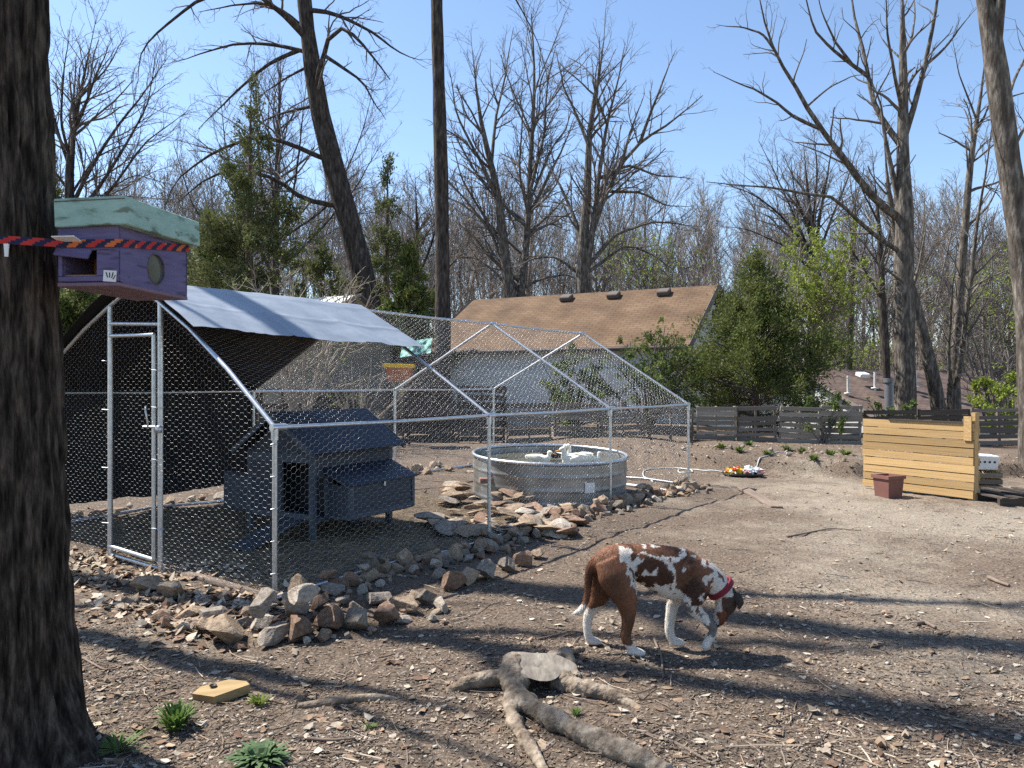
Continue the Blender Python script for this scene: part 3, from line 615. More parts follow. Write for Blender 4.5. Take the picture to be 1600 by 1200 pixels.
# trees standing to the left of the frame: they throw the shadow bands over the yard
for k, (x, y, hgt, rad_, sd_, lb) in enumerate(((-8.17, 9.66, 23, .24, 41, 'tall bare oak outside the left edge nearest the run'), (-8.0, 8.18, 20, .16, 42, 'bare oak outside the left edge behind the big trunk'), (-7.1, 6.75, 9.5, .15, 43, 'slimmer bare oak outside the left edge closest to viewer'))):
    d = y; bpx = 800+x/y*F; s_ = d/F
    def zz_(z): return 600-(z-CAMH)/s_
    def xx(dx): return bpx+dx/s_
    wpx = 2*rad_/s_
    H_ = hgt
    bare_tree('oak_tree', lb, 'tree', d, [(xx(0), zz_(0), wpx*1.3), (xx(.05), zz_(.6), wpx), (xx(.1), zz_(H_*.35), wpx*.92), (xx(.0), zz_(H_*.6), wpx*.8), (xx(.2), zz_(H_*.8), wpx*.5), (xx(.3), zz_(H_), wpx*.2)],
      [([(xx(.05), zz_(H_*.5)), (xx(1.3), zz_(H_*.6)), (xx(2.2), zz_(H_*.78))], wpx*.55, .7), ([(xx(0), zz_(H_*.55)), (xx(-1.5), zz_(H_*.68)), (xx(-2.3), zz_(H_*.85))], wpx*.55, -.5), ([(xx(0), zz_(H_*.6)), (xx(.9), zz_(H_*.75)), (xx(1.3), zz_(H_*.95))], wpx*.5, -.8), ([(xx(.05), zz_(H_*.63)), (xx(-.6), zz_(H_*.75)), (xx(-1.2), zz_(H_*.95))], wpx*.45, 1.0)],
      M['bark_dark'], spec=dict(s2=1.7, l2=.30, s3=.7, s4=.7, k=1), seed=sd_)

# far wood: reads as one brown-grey mass of twigs (a few tree shapes shared by many)
fr = np.random.default_rng(99); wood_me = []
for k in range(6):
    fw = MB(); H_ = fr.uniform(15, 20)
    tp = smooth_line([[0, 0, -.4], [fr.normal(0, .4), fr.normal(0, .4), H_*.5], [fr.normal(0, .9), fr.normal(0, .9), H_]], 8)
    tr_ = np.linspace(fr.uniform(.16, .26), .04, 8)
    p1, q1 = children([tp[None]], [tr_[None]], fr, 1e-3, .12, .40, .5, 38, 6, .4, .10, .04, 26, curve=.05)
    p2, q2 = children(p1, q1, fr, .42, .12, .45, .6, 40, 4, .25, .14, .02, 14, lmin=1.0)
    p3, q3 = children(p2, q2, fr, .40, .15, .5, .7, 40, 3, .2, .18, .012, 6, lmin=.7)
    V, f = tubes(tp[None], tr_[None], 6); fw.add(V, f)
    for ps, qs in ((p1, q1), (p2, q2), (p3, q3)):
        for a, b_ in zip(ps, qs): V, f = tubes(a, b_, 3); fw.add(V, f)
    me = fw.mesh('far_tree'); me.materials.append(M['far_wood']); wood_me.append(me)
brush_me = []
for k in range(3):
    fw = MB(); n = 130; base = np.stack([fr.uniform(-3.5, 3.5, n), fr.uniform(-3, 3, n), np.full(n, -.2)], 1)
    P = np.zeros((n, 4, 3)); P[:, 0] = base; D = fr.normal(0, .35, (n, 3)); D[:, 2] = 1
    for s_ in range(1, 4): D = D+fr.normal(0, .15, (n, 3)); P[:, s_] = P[:, s_-1]+D*fr.uniform(.6, 1.6, (n, 1))
    rd_ = np.linspace(.035, .012, 4)[None]*np.ones((n, 1)); V, f = tubes(P, rd_, 3); fw.add(V, f)
    p3, q3 = children([P], [rd_], fr, .5, .2, .4, .7, 40, 3, .2, .2, .011, 7, lmin=.6)
    for a, b_ in zip(p3, q3): V, f = tubes(a, b_, 3); fw.add(V, f)
    me = fw.mesh('brush'); me.materials.append(M['far_wood']); brush_me.append(me)
def scatter(root, mes, n, dlo, dhi, nm, slo, shi):
    for k in range(n):
        d = fr.uniform(dlo, dhi); u = (k+fr.uniform(0, 1))/n; x = (u*2.3-1.15)*.88*d
        o = bpy.data.objects.new(nm, mes[k % len(mes)]); col.objects.link(o); o.parent = root; o['kind'] = 'stuff'
        o.location = (x, d, float(terr(x, d))); o.rotation_euler = (0, 0, fr.uniform(0, 6.28)); q = fr.uniform(slo, shi)*(d/75)**.5; o.scale = (q, q, q)
wroot = stuff(thing('far_wood', 'grey brown mass of bare woods filling the distance behind the houses', 'woods'))
scatter(wroot, wood_me, 230, 60, 120, 'far_tree', .75, 1.12); scatter(wroot, wood_me, 34, 44, 60, 'far_tree', .55, .85)
broot = stuff(thing('underbrush', 'tangle of bare brush at the foot of the far woods', 'brush'))
scatter(broot, brush_me, 200, 37, 100, 'brush', .8, 1.3)

# ------------------------------------------------------------------ evergreens and leafy bushes
def leaf_quads(C, D, L_, W_, r):
    """elongated little leaf faces centred at C along D"""
    n = len(C); D = D/(np.linalg.norm(D, axis=1, keepdims=True)+1e-9)
    q = r.normal(0, 1, (n, 3)); S = np.cross(D, q); S /= np.linalg.norm(S, axis=1, keepdims=True)+1e-9
    L_ = np.broadcast_to(L_, n)[:, None]; W_ = np.broadcast_to(W_, n)[:, None]
    V = np.stack([C-D*L_*.5, C+S*W_*.5, C+D*L_*.5, C-S*W_*.5], 1).reshape(-1, 3)
    return V, np.arange(n*4).reshape(-1, 4)
def conifer(name, label, px, d, pyt, halfw, mat, nleaf=26000, seed=0, base_gap=.05, loose=.25, lsize=.16, zb=None, dens=1.0, cat_='tree', wisp=.0, pw=.8):
    r = np.random.default_rng(seed); x = (px-800)/F*d; zb = float(terr(x, d)) if zb is None else zb
    base = np.array([x, d, zb]); H_ = CAMH+(600-pyt)/F*d-zb; Rw = halfw/F*d
    root = thing(name, label, cat_, tuple(base))
    T = smooth_line([[0, 0, 0], [r.normal(0, .08), r.normal(0, .08), H_*.5], [r.normal(0, .05), 0, H_]], 10)
    mb = MB(); mb.tube(T, np.linspace(.018*H_+.03, .008, 10), 8); mb.obj('trunk', M['bark_red'], root)
    Rw *= 1.25; nb = int(84*dens); t_ = base_gap+(1-base_gap)*np.sort(r.random(nb)); az = r.random(nb)*2*np.pi+np.arange(nb)*2.4
    prof = np.clip(1-t_, .03, 1)**pw*np.clip(.7+t_*3, .7, 1)
    Lb = Rw*prof*r.uniform(.55, 1.25, nb)
    N_ = 6; P = np.zeros((nb, N_, 3)); P[:, 0, 2] = t_*H_
    el = R(10)+t_*R(45)+r.normal(0, .15, nb)
    D = np.stack([np.cos(az)*np.cos(el), np.sin(az)*np.cos(el), np.sin(el)], 1)
    for s_ in range(1, N_): D = D+r.normal(0, .10, (nb, 3)); D /= np.linalg.norm(D, axis=1, keepdims=True); P[:, s_] = P[:, s_-1]+D*(Lb/(N_-1))[:, None]
    rb = np.linspace(1, .2, N_)[None]*(.012+.012*Lb[:, None])
    p2, r2 = children([P], [rb], r, .26, .2, .5, .6, 45, 4, .05, .15, .004, 12, lmin=.2)
    cr = MB(); V, f = tubes(P, rb, 4); cr.add(V, f)
    cols_ = []
    for a, b_ in zip(p2, r2): V, f = tubes(a, b_, 3); cr.add(V, f)
    stuff(cr.obj('branches', M['twig'], root))
    S = p2[0]; B = len(S); Lb2 = np.linalg.norm(S[:, -1]-S[:, 0], axis=1); pr_ = Lb2/Lb2.sum()
    keep = r.random(B) > wisp*.5
    pr_ = pr_*keep; pr_ /= pr_.sum()
    bi = r.choice(B, nleaf, p=pr_); u = r.random(nleaf)**.7*3; k = np.minimum(u.astype(int), 2); u = (u-k)[:, None]
    C = S[bi, k]*(1-u)+S[bi, k+1]*u+r.normal(0, 1, (nleaf, 3))*(loose*lsize*1.6)
    dr = S[bi, k+1]-S[bi, k]; dr /= np.linalg.norm(dr, axis=1, keepdims=True)+1e-9; dr = dr+r.normal(0, .5, (nleaf, 3)); dr[:, 2] += .25
    V, f = leaf_quads(C, dr, lsize*r.uniform(.6, 1.3, nleaf), lsize*.34*r.uniform(.6, 1.3, nleaf), r)
    lf = MB(); lf.add(V, f); stuff(lf.obj('crown', mat, root, False))
    return root
conifer('cedar_tree', 'tall thin cedar with gaps behind the leaning oak', 392, 25.5, 128, 120, M['cedar'], 30000, 51, .12, .45, .15, wisp=.3)
conifer('cedar_tree', 'small pointed cedar between leaning oak and straight trunk', 606, 32, 250, 75, M['cedar'], 18000, 52, .1, .4, .17, wisp=.3)
conifer('cedar_tree', 'dark low cedar beside the straight trunk behind the run', 640, 25.8, 395, 75, M['juniper'], 17000, 53, .02, .3, .18)
conifer('cedar_tree', 'dark cedar behind the silver tarp at left', 330, 27, 330, 110, M['juniper'], 18000, 54, .02, .3, .2)
conifer('cedar_tree', 'shaded cedar under the purple box beside the big trunk', 120, 16, 440, 110, M['juniper'], 22000, 55, .02, .3, .14)
conifer('juniper_tree', 'broad dark green juniper standing behind the right fence', 1182, 20.3, 396, 128, M['juniper'], 52000, 56, .03, .6, .10, dens=2.3, pw=1.0)
conifer('cedar_tree', 'dark cedar at far left edge above the purple box', 82, 36, 240, 60, M['cedar'], 9000, 57, .02, .3, .25)
conifer('cedar_tree', 'low dark cedar behind the leaning oak trunk base', 505, 28.5, 385, 90, M['cedar'], 14000, 58, .02, .3, .2)
def leafy(name, label, px, pyb, d, w_, h_, mat, nleaf, lsize, seed, cat_='bush', stems=9, twigm=None, trunk_h=0.0, zb=None):
    r = np.random.default_rng(seed); x = (px-800)/F*d; zb = (CAMH+(600-pyb)/F*d) if zb is None else zb
    base = np.array([x, d, zb]); root = thing(name, label, cat_, tuple(base))
    W_, H_ = w_/F*d, h_/F*d
    n = stems; az = r.random(n)*2*np.pi; P = np.zeros((n, 7, 3)); P[:, 0] = r.normal(0, .05, (n, 3))*[1, 1, 0]
    D = np.stack([np.cos(az)*r.uniform(.1, .6, n)*W_/H_, np.sin(az)*r.uniform(.1, .6, n)*W_/H_, np.ones(n)], 1)
    for s_ in range(1, 7): D = D+r.normal(0, .13, (n, 3)); D /= np.linalg.norm(D, axis=1, keepdims=True); P[:, s_] = P[:, s_-1]+D*(H_/6*r.uniform(.7, 1.1, n))[:, None]
    rb = np.linspace(1, .3, 7)[None]*np.full((n, 1), .010*H_+.006)
    p2, r2 = children([P], [rb], r, .28, .12, .42, .55, 45, 5, .1, .15, .005, 16, lmin=.25)
    p3, r3 = children(p2, r2, r, .16, .15, .5, .6, 45, 4, .05, .2, .0035, 8, lmin=.15)
    mb = MB(); V, f = tubes(P, rb, 6); mb.add(V, f); mb.obj('stem', twigm or M['twig'], root)
    mb = MB()
    for ps, rs in ((p2, r2), (p3, r3)):
        for a, b_ in zip(ps, rs): V, f = tubes(a, b_, 3); mb.add(V, f)
    stuff(mb.obj('branches', twigm or M['twig'], root))
    if nleaf:
        S = p3[0]; B = len(S); keep = r.random(B)**2; pr_ = keep/keep.sum(); bi = r.choice(B, nleaf, p=pr_); u = r.random((nleaf, 1))*3; k = np.minimum(u[:, 0].astype(int), 2); u = u-k[:, None]
        C = S[bi, k]*(1-u)+S[bi, k+1]*u+r.normal(0, lsize*.5, (nleaf, 3))
        ok = C[:, 2] > trunk_h*H_; C = C[ok]
        V, f = leaf_quads(C, r.normal(0, 1, (len(C), 3)), lsize*r.uniform(.6, 1.3, len(C)), lsize*.6, r)
        lf = MB(); lf.add(V, f); stuff(lf.obj('crown', mat, root, False))
    return root
leafy('young_tree', 'lime green young tree just behind the juniper', 1266, 650, 24.5, 130, 290, M['leaf_lime'], 8500, .095, 61, 'tree', 7, M['twig_pale'], .38)
leafy('bush', 'leafy green bush in front of grey house siding', 1010, 680, 19.8, 210, 175, M['leaf_green'], 5600, .075, 62, stems=12)
leafy('bush', 'sparse green climbing bush left of the house bush', 900, 680, 19.6, 170, 130, M['leaf_green'], 4200, .085, 63, stems=9)
leafy('bush', 'vine tangle hanging on the right pallet fence', 1288, 694, 16.75, 95, 78, M['leaf_green'], 2300, .06, 64, stems=8)
leafy('bush', 'lime green bush behind the far right fence', 1575, 690, 19, 130, 110, M['leaf_lime'], 3000, .09, 65)
leafy('bush', 'greenish shrub in front of the dark flue pipe', 1390, 690, 18.2, 90, 72, M['leaf_green'], 1900, .07, 66)
leafy('young_tree', 'pale green leafing tree far behind the brown roof', 1045, 600, 48, 150, 260, M['leaf_lime'], 1900, .16, 67, 'tree', 7, M['twig'], .3)
leafy('young_tree', 'green leafing tree in the woods at right edge', 1545, 640, 40, 140, 250, M['leaf_lime'], 1700, .15, 68, 'tree', 7, M['twig'], .25)
leafy('young_tree', 'hazy green tree between the lime tree and dark trunk', 1345, 660, 42, 100, 150, M['leaf_lime'], 1300, .14, 69, 'tree', 6, M['twig'], .1)
leafy('bare_shrub', 'pale leggy bare shrub behind the silver tarp', 470, 680, 16.2, 240, 290, M['leaf_lime'], 500, .05, 70, 'shrub', 11, M['twig_pale'])
leafy('bare_shrub', 'arching bare shrub left of the yellow lidded tub', 560, 690, 15.6, 220, 150, M['leaf_lime'], 150, .05, 71, 'shrub', 10, M['twig_pale'])
leafy('bare_shrub', 'bare thicket between clump stems and right edge', 1555, 680, 21, 140, 190, None, 0, .05, 72, 'shrub', 10, M['twig'])

# ------------------------------------------------------------------ pallet fences
unit = {}
def unit_box(mat):
    if mat.name not in unit:
        bm = bmesh.new(); bmesh.ops.create_cube(bm, size=1); me = bpy.data.meshes.new('board'); bm.to_mesh(me); bm.free(); me.materials.append(mat); unit[mat.name] = me
    return unit[mat.name]
def board(name, c, size, parent, mat, rot=(0, 0, 0)):
    o = bpy.data.objects.new(name, unit_box(mat)); col.objects.link(o); o.parent = parent; o.location = c; o.scale = size; o.rotation_euler = rot; return o
def pallet_fence(label, A, B, n, hgt, rows, mats, seed, upright=0.0):
    r = random.Random(seed); A = np.array(A); B = np.array(B); U = (B-A)/np.linalg.norm(B-A); wd = np.linalg.norm(B-A)/n; az = math.atan2(U[1], U[0])
    root = thing('pallet_fence', label, 'fence', (*A, float(terr(*A))))
    root.rotation_euler[2] = az
    for k in range(n):
        q = A+U*wd*(k+.5); dz = float(terr(*q))-root.location.z
        hh = hgt*r.uniform(.84, 1.08); mat = r.choice(mats); mb = MB()
        for u in (-.47, 0, .47): mb.box((u*wd*.96, .05, hh/2), (.045, .085, hh*.98))
        pl = mb.obj('pallet', mat, root, False, (wd*(k+.5), r.uniform(-.03, .03), dz-.02)); pl.rotation_euler = (r.uniform(-.07, .08), r.uniform(-.045, .045), r.uniform(-.07, .07))
        for i_ in range(rows):
            if r.random() < .09: continue
            bh = hh/rows*r.uniform(.5, .95)
            bl = r.choice([1.0, 1.0, 1.0, .97, .9]); board('board', (r.uniform(-.02, .02), -.004+r.uniform(-.006, .004), hh*(i_+.5)/rows+r.uniform(-.012, .012)), (wd*.985*bl, .02, bh), pl, mat, (r.uniform(-.03, .03), r.uniform(-.028, .028), 0))
            if r.random() < .5: board('board', (0, .104, hh*(i_+.5)/rows), (wd*.985, .02, bh), pl, mat)
    return root
def gxy(px, d): return ((px-800)/F*d, d)
pallet_fence('tall dark pallet fence behind the wire run and coop', gxy(250, 17.6), gxy(790, 17.2), 7, 1.28, 7, [M['old_wood'], M['dark_wood'], M['old_wood']], 1)
pallet_fence('dark low pallet fence behind the duck tank', gxy(790, 17.25), gxy(1085, 17.3), 4, .84, 6, [M['old_wood'], M['dark_wood']], 2)
pallet_fence('weathered grey pallet fence in sun under the juniper', gxy(1087, 17.3), gxy(1348, 16.7), 4, .86, 7, [M['old_wood'], M['old_wood'], M['pale_wood']], 3)
pallet_fence('dark pallet fence at right behind the white tub', gxy(1350, 16.7), gxy(1700, 15.6), 4, .80, 6, [M['dark_wood'], M['old_wood']], 4)

# ------------------------------------------------------------------ rocks
rockme = []
for k in range(12):
    r = np.random.default_rng(200+k); bm = bmesh.new(); bmesh.ops.create_icosphere(bm, subdivisions=4, radius=.5)
    V = np.array([v.co for v in bm.verts])
    for _ in range(14):
        nrm = r.normal(0, 1, 3); nrm /= np.linalg.norm(nrm); h = r.uniform(.20, .37); dd = V@nrm
        V = V-np.where(dd > h, dd-h, 0)[:, None]*nrm
    V = V*(1+.06*fbm(V[:, 0]*4, V[:, 1]*4, V[:, 2]*4, 3, 300+k)[:, None]+.022*fbm(V[:, 0]*15, V[:, 1]*15, V[:, 2]*15, 3, 330+k)[:, None])
    for v, p in zip(bm.verts, V): v.co = p
    V -= V.mean(0)
    me = bpy.data.meshes.new('stone'); bm.to_mesh(me); bm.free()
    me.polygons.foreach_set('use_smooth', np.zeros(len(me.polygons), bool)); rockme.append(me)
rockcache = {}
def stone(parent, x, y, size, mi, sink=.4, dz=0.0, flat=1.0, name='stone', rz=None, tilt=.3, rs=random.Random(5)):
    k = rs.randrange(12); key = (k, mi)
    if key not in rockcache:
        me = rockme[k].copy(); me.materials.append(ROCKM[mi] if mi < 4 else M['brick']); rockcache[key] = me
    o = bpy.data.objects.new(name, rockcache[key]); col.objects.link(o)
    sx_, sy2, sz = size*rs.uniform(.85, 1.3), size*rs.uniform(.75, 1.1), size*rs.uniform(.7, 1.0)*flat
    pl = parent.location if parent is not None else (0, 0, 0)
    z = float(terr(x, y))+sz*.42*(1-sink)+dz
    o.location = (x-pl[0], y-pl[1], z-pl[2]) if parent is not None else (x, y, z)
    if parent is not None: o.parent = parent
    o.scale = (sx_, sy2, sz); o.rotation_euler = (rs.uniform(-tilt, tilt), rs.uniform(-tilt, tilt), rs.uniform(0, 6.28) if rz is None else rz)
    return o
rr = random.Random(8)
# border along the right side of the run
bord = thing('stone_border', 'row of tan and rust rocks along the right side of wire run', 'rocks', (*RP(.4, -.15)[:2], 0))
for s_ in np.arange(.02, .99, .0105):
    a = rr.gauss(-.16, .05); q = RP(s_+rr.uniform(-.004, .004), a)
    big = rr.uniform(.13, .25)
    if rr.random() < .10 : continue
    stone(bord, q[0], q[1], big, rr.choice([0, 0, 1, 1, 0, 3, 0, 2]))
    if rr.random() < .62:
        q = RP(s_, a-rr.uniform(.1, .24)); stone(bord, q[0], q[1], rr.uniform(.07, .15), rr.choice([0, 1, 2, 3, 3]))
    if rr.random() < .35:
        q = RP(s_, a+rr.uniform(-.03, .06)); stone(bord, q[0], q[1], rr.uniform(.10, .15), rr.choice([0, 1, 2, 3]), 0, big*.48)
for s_ in np.arange(.74, 1.02, .012):       # the wider heap past the tank
    q = RP(s_, rr.uniform(-.35, .15)); stone(bord, q[0], q[1], rr.uniform(.08, .2), rr.choice([0, 3, 3, 0, 1]))
for k in range(150):      # small rubble between the big ones
    q = RP(rr.uniform(.0, 1.0), rr.gauss(-.22, .13)); stone(bord, q[0], q[1], rr.uniform(.04, .085), rr.choice([0, 0, 3, 2, 1]))
# rocks at the front corner and along the near end
front = thing('stone_border', 'pile of big rocks round the near corner post of wire run', 'rocks', (*G(420, 985)[:2], 0))
for (px, py, sz, mi, fl) in ((355, 1000, .36, 0, .75), (410, 985, .2, 3, .9), (428, 1003, .24, 2, .8), (470, 1000, .27, 1, 1.0), (465, 962, .26, 0, 1.0), (512, 985, .29, 1, .9), (556, 985, .26, 2, .95), (500, 950, .17, 1, .9), (600, 975, .21, 1, 1.0), (590, 945, .24, 2, .8), (632, 955, .22, 0, .9), (665, 945, .2, 2, .9), (628, 975, .13, 3, .8),
                            (690, 955, .16, 3, 1.0), (235, 922, .32, 0, .7), (270, 938, .26, 2, .7), (330, 968, .17, 3, .7), (300, 965, .2, 0, .6), (285, 985, .13, 3, .6), (320, 985, .16, 0, .7), (250, 970, .14, 1, .6), (385, 962, .15, 0, .7), (535, 945, .14, 2, .9), (760, 905, .26, 2, 1.15), (795, 893, .2, 2, 1.0), (705, 920, .22, 1, 1.0), (735, 910, .2, 0, 1.0), (820, 885, .22, 1, 1.1), (690, 905, .16, 3, .9), (842, 872, .16, 0, 1.0)):
    q = G(px, py); stone(front, q[0], q[1], sz, mi, .2, 0, fl)
for k in range(60):
    px_ = rr.uniform(250, 700); q = G(px_, 985-.0*px_+rr.gauss(0, 14)-max(0, px_-480)*.13-max(0, 330-px_)*.5); stone(front, q[0], q[1], rr.uniform(.05, .13), rr.choice([0, 0, 3, 2, 1]))
q = G(405, 1000); stone(front, q[0], q[1]+.06, .26, 2, 0, .14, .7)
q = G(462, 1000); stone(front, q[0], q[1]+.1, .24, 3, 0, .2, .6)
# flat stones and bricks stacked as a ramp against the tank
ramp = thing('stone_ramp', 'ramp of flat stones and bricks heaped against the tank', 'rocks', (*G(780, 790)[:2], 0))
TC = np.array([.51, 10.55])
for k in range(130):
    px, py = rr.uniform(675, 905), rr.uniform(758, 838)
    t_ = (838-py)/80
    if abs(px-790) > 125*(1-.35*t_) or rr.random() < .12: continue
    q = G(px, py)
    if (q[0]-TC[0])**2+(q[1]-TC[1])**2 < 1.12**2: continue
    rise = .34*t_*max(0, 1-abs(px-790)/110)
    stone(ramp, q[0], q[1], rr.uniform(.22, .46), rr.choice([0, 0, 3, 0, 2, 1]), 0, rise*rr.uniform(.6, 1.0), .30, tilt=.25)
q0_ = G(800, 783); az = .15
for (dx, dy, dz) in ((-.30, .15, .31), (-.04, .10, .31), (.20, .05, .30), (-.18, .2, .39), (.08, .16, .38)):
    bevel_box('brick', (.24, .11, .065), M['brick'], ramp, (q0_[0]+dx-ramp.location.x, q0_[1]-.42+dy-ramp.location.y, dz), (.05, .04, az+rr.uniform(-.15, .15)), .006)
back = thing('stone_border', 'sunlit low row of rocks along the far left side of run', 'rocks', (*RP(.5, 3.75)[:2], 0))
for s_ in np.arange(.05, .98, .018):
    q = RP(s_+rr.uniform(-.005, .005), 3.9+rr.gauss(0, .12)); stone(back, q[0], q[1], rr.uniform(.1, .24), rr.choice([0, 0, 3, 1]))
bank = thing('stone_border', 'few scattered rocks on the raised dirt bank near the far posts', 'rocks', (*G(960, 700)[:2], 0))
for k in range(26):
    q = G(rr.uniform(930, 1330), rr.uniform(694, 735)); stone(bank, q[0], q[1], rr.uniform(.06, .16), rr.choice([0, 3, 2, 0]))

# ------------------------------------------------------------------ wire run
EZ, RZ_, HW = 1.24, 2.39, WID/2
ZL = 1.46
run = thing('chicken_run', 'long walk in wire poultry run of silver pipe with a peaked roof', 'run', (P0[0], P0[1], 0))
O = np.array([P0[0], P0[1], 0])
def pipe(name, pts, r_, parent=run, mat='galv', n=10, o=O):
    mb = MB(); mb.tube(np.array(pts)-o, r_, n); return mb.obj(name, M[mat], parent)
S4 = [0, 1/3, 2/3, 1]; pr_ = .019
for s_ in S4:
    pr2 = .018
    g = float(terr(*RP(s_, 0)[:2])); pipe('post', [RP(s_, 0, g-.03), RP(s_, 0, EZ)], pr2)
    g = float(terr(*RP(s_, WID)[:2])); pipe('post', [RP(s_, WID, g-.03), RP(s_, WID, ZL)], pr2)
    if s_ == 0: A = [RP(0, 0, EZ), RP(0, .55, 1.66), RP(0, 1.05, 1.99), RP(0, 1.48, 2.225), RP(0, HW, 2.385)]; B = [RP(0, WID, ZL), RP(0, 3.2, 1.79), RP(0, 2.7, 2.05), RP(0, 2.25, 2.24), RP(0, HW, 2.385)]
    else: A = [RP(s_, 0, EZ), RP(s_, HW, RZ_)]; B = [RP(s_, WID, ZL), RP(s_, HW, RZ_)]
    pipe('rafter', A, pr2); pipe('rafter', B, pr2)
    for (a_, z_) in ((0, EZ), (WID, ZL), (HW, RZ_)):      # pipe fittings
        c = RP(s_, a_, z_); e = RP(s_+(.012 if s_ < 1 else -.012), a_, z_)
        mb = MB(); mb.tube([c-O-(e-c)*.3, e-O], .027, 10); mb.tube([c-O, c-O+[0, 0, -.09]], .026, 10) if a_ != HW else None; mb.obj('fitting', M['galv'], run)
for k in range(3):
    for (a_, z_) in ((0, EZ), (WID, ZL), (HW, RZ_)): pipe('rail', [RP(S4[k], a_, z_), RP((S4[k]+S4[k+1])/2, a_, z_-.008), RP(S4[k+1], a_, z_)], .0155)
for a_ in (0.0, WID): pipe('base_rail', [onG(*RP(s_, a_)[:2], .03) for s_ in np.linspace(0, 1, 13)], .017)
pipe('base_rail', [onG(*RP(1, a_)[:2], .03) for a_ in np.linspace(0, WID, 6)], .017)
pipe('base_timber', [onG(*RP(.004, a_)[:2], .0) for a_ in np.linspace(.03, 1.43, 4)], .04, mat='plank', n=4)
# door frame and door
a_r, a_l = 1.46, 2.25
gr = float(terr(*RP(0, a_r)[:2])); gl = float(terr(*RP(0, a_l)[:2]))
pipe('door_post', [RP(0, a_r, gr-.02), RP(0, a_r, 2.22)], .022); pipe('door_post', [RP(0, a_l, gl-.02), RP(0, a_l, 2.23)], .022)
pipe('door_header', [RP(0, a_l, 2.08), RP(0, a_r, 2.04)], .018)
pipe('door_sill', [RP(0, a_l, gl+.03), RP(0, a_r, gr+.03)], .018)
door = pipe('door', [RP(-.003, a_r+.055, gr+.1), RP(-.003, a_r+.055, 1.955)], .018)
pipe('door_bar', [RP(-.003, a_l-.03, 1.97), RP(-.003, a_r+.055, 1.955)], .017, door); pipe('door_bar', [RP(-.003, a_l-.03, gl+.11), RP(-.003, a_r+.055, gr+.10)], .017, door)
pipe('door_stile', [RP(-.003, a_l-.045, gl+.1), RP(-.003, a_l-.045, 1.97)], .016, door)
c = RP(-.008, a_r+.06, 1.2); mb = MB(); mb.tube(np.array([c, c+[.0, -.02, 0], c+[-.02, -.02, .14], c+[-.03, 0, .16]])-O, .007, 6); mb.tube(np.array([c+[-.05, 0, 0], c+[.12, -.02, 0]])-O, .008, 6); mb.box(c-O+[.09, -.03, -.02], (.05, .02, .06)); mb.obj('latch', M['galv'], door)
for z_ in (.4, .9, 1.35, 1.75):      # hinge and wire rings
    for a_ in (a_r, a_l): c = RP(-.003, a_, z_+random.uniform(-.1, .1)); mb = MB(); mb.tube(np.array([c+[-.05, 0, .003], c+[.05, 0, -.003]])-O, .0045, 5); mb.obj('wire_tie', M['galv'], run)
for s_ in S4:
    for z_ in np.arange(.2, 1.2, .23): c = RP(s_, 0, z_); mb = MB(); mb.tube(np.array([c+[-.022, -.022, 0], c+[.0, -.026, .004], c+[.028, -.018, 0]])-O, .004, 5); mb.obj('wire_tie', M['galv'], run)
def netting(corners, seed, a=.030, inside=None):
    """hexagonal netting over a planar/bilinear quad A,B (bottom), C,D (top)"""
    r = np.random.default_rng(seed); A, B, C, D = [np.array(q, float) for q in corners]
    Lu = max(np.linalg.norm(B-A), np.linalg.norm(C-D)); Lv = max(np.linalg.norm(D-A), np.linalg.norm(C-B)); hh = a*math.sqrt(3)
    nu = int(Lu/(3*a))+1; nv = int(Lv/hh)+1
    I, J = np.meshgrid(np.arange(nu), np.arange(nv), indexing='ij'); I = I.ravel(); J = J.ravel()
    x0 = I*3*a; y0 = J*hh
    E = []                                    # twisted edges along u, thin diagonals
    E += [(x0, y0, x0+a, y0, 1), (x0+1.5*a, y0+hh/2, x0+2.5*a, y0+hh/2, 1)]
    for (ax, ay, bx_, by) in ((a, 0, 1.5*a, hh/2), (a, 0, 1.5*a, -hh/2), (2.5*a, hh/2, 3*a, 0), (2.5*a, hh/2, 3*a, hh)): E.append((x0+ax, y0+ay, x0+bx_, y0+by, 0))
    P_, R_ = [], []
    n = A.shape[0]
    def mapuv(u, v):
        u = u[:, None]/Lu; v = v[:, None]/Lv; return (A*(1-u)+B*u)*(1-v)+(D*(1-u)+C*u)*v
    nrm = np.cross(B-A, D-A); nrm /= np.linalg.norm(nrm)
    for (x1, y1, x2, y2, tw) in E:
        mu, mv = (x1+x2)/2, (y1+y2)/2
        ok = (mu > 0) & (mu < Lu) & (mv > 0) & (mv < Lv)
        if inside is not None:
            Mm = mapuv(mu, mv); ok &= inside(Mm)
        def wob(x, y): return x+.006*vnoise(x*22, y*22, 0, seed), y+.006*vnoise(x*22+9, y*22, 0, seed+1)
        xa, ya = wob(x1[ok], y1[ok]); xb, yb = wob(x2[ok], y2[ok])
        p = mapuv(xa, ya); q = mapuv(xb, yb)
        p = p+nrm*(.022*vnoise(xa*2.2, ya*2.2, 0, seed+2)+.006*vnoise(xa*9, ya*9, 0, seed+3))[:, None]; q = q+nrm*(.022*vnoise(xb*2.2, yb*2.2, 0, seed+2)+.006*vnoise(xb*9, yb*9, 0, seed+3))[:, None]
        P_.append(np.stack([p, q], 1)); R_.append(np.full((len(p), 2), .001 if tw else .0004))
    V, f = tubes(np.concatenate(P_), np.concatenate(R_), 3); mb = MB(); mb.add(V-O, f)
    return stuff(mb.obj('wire_netting', M['wire'], run))
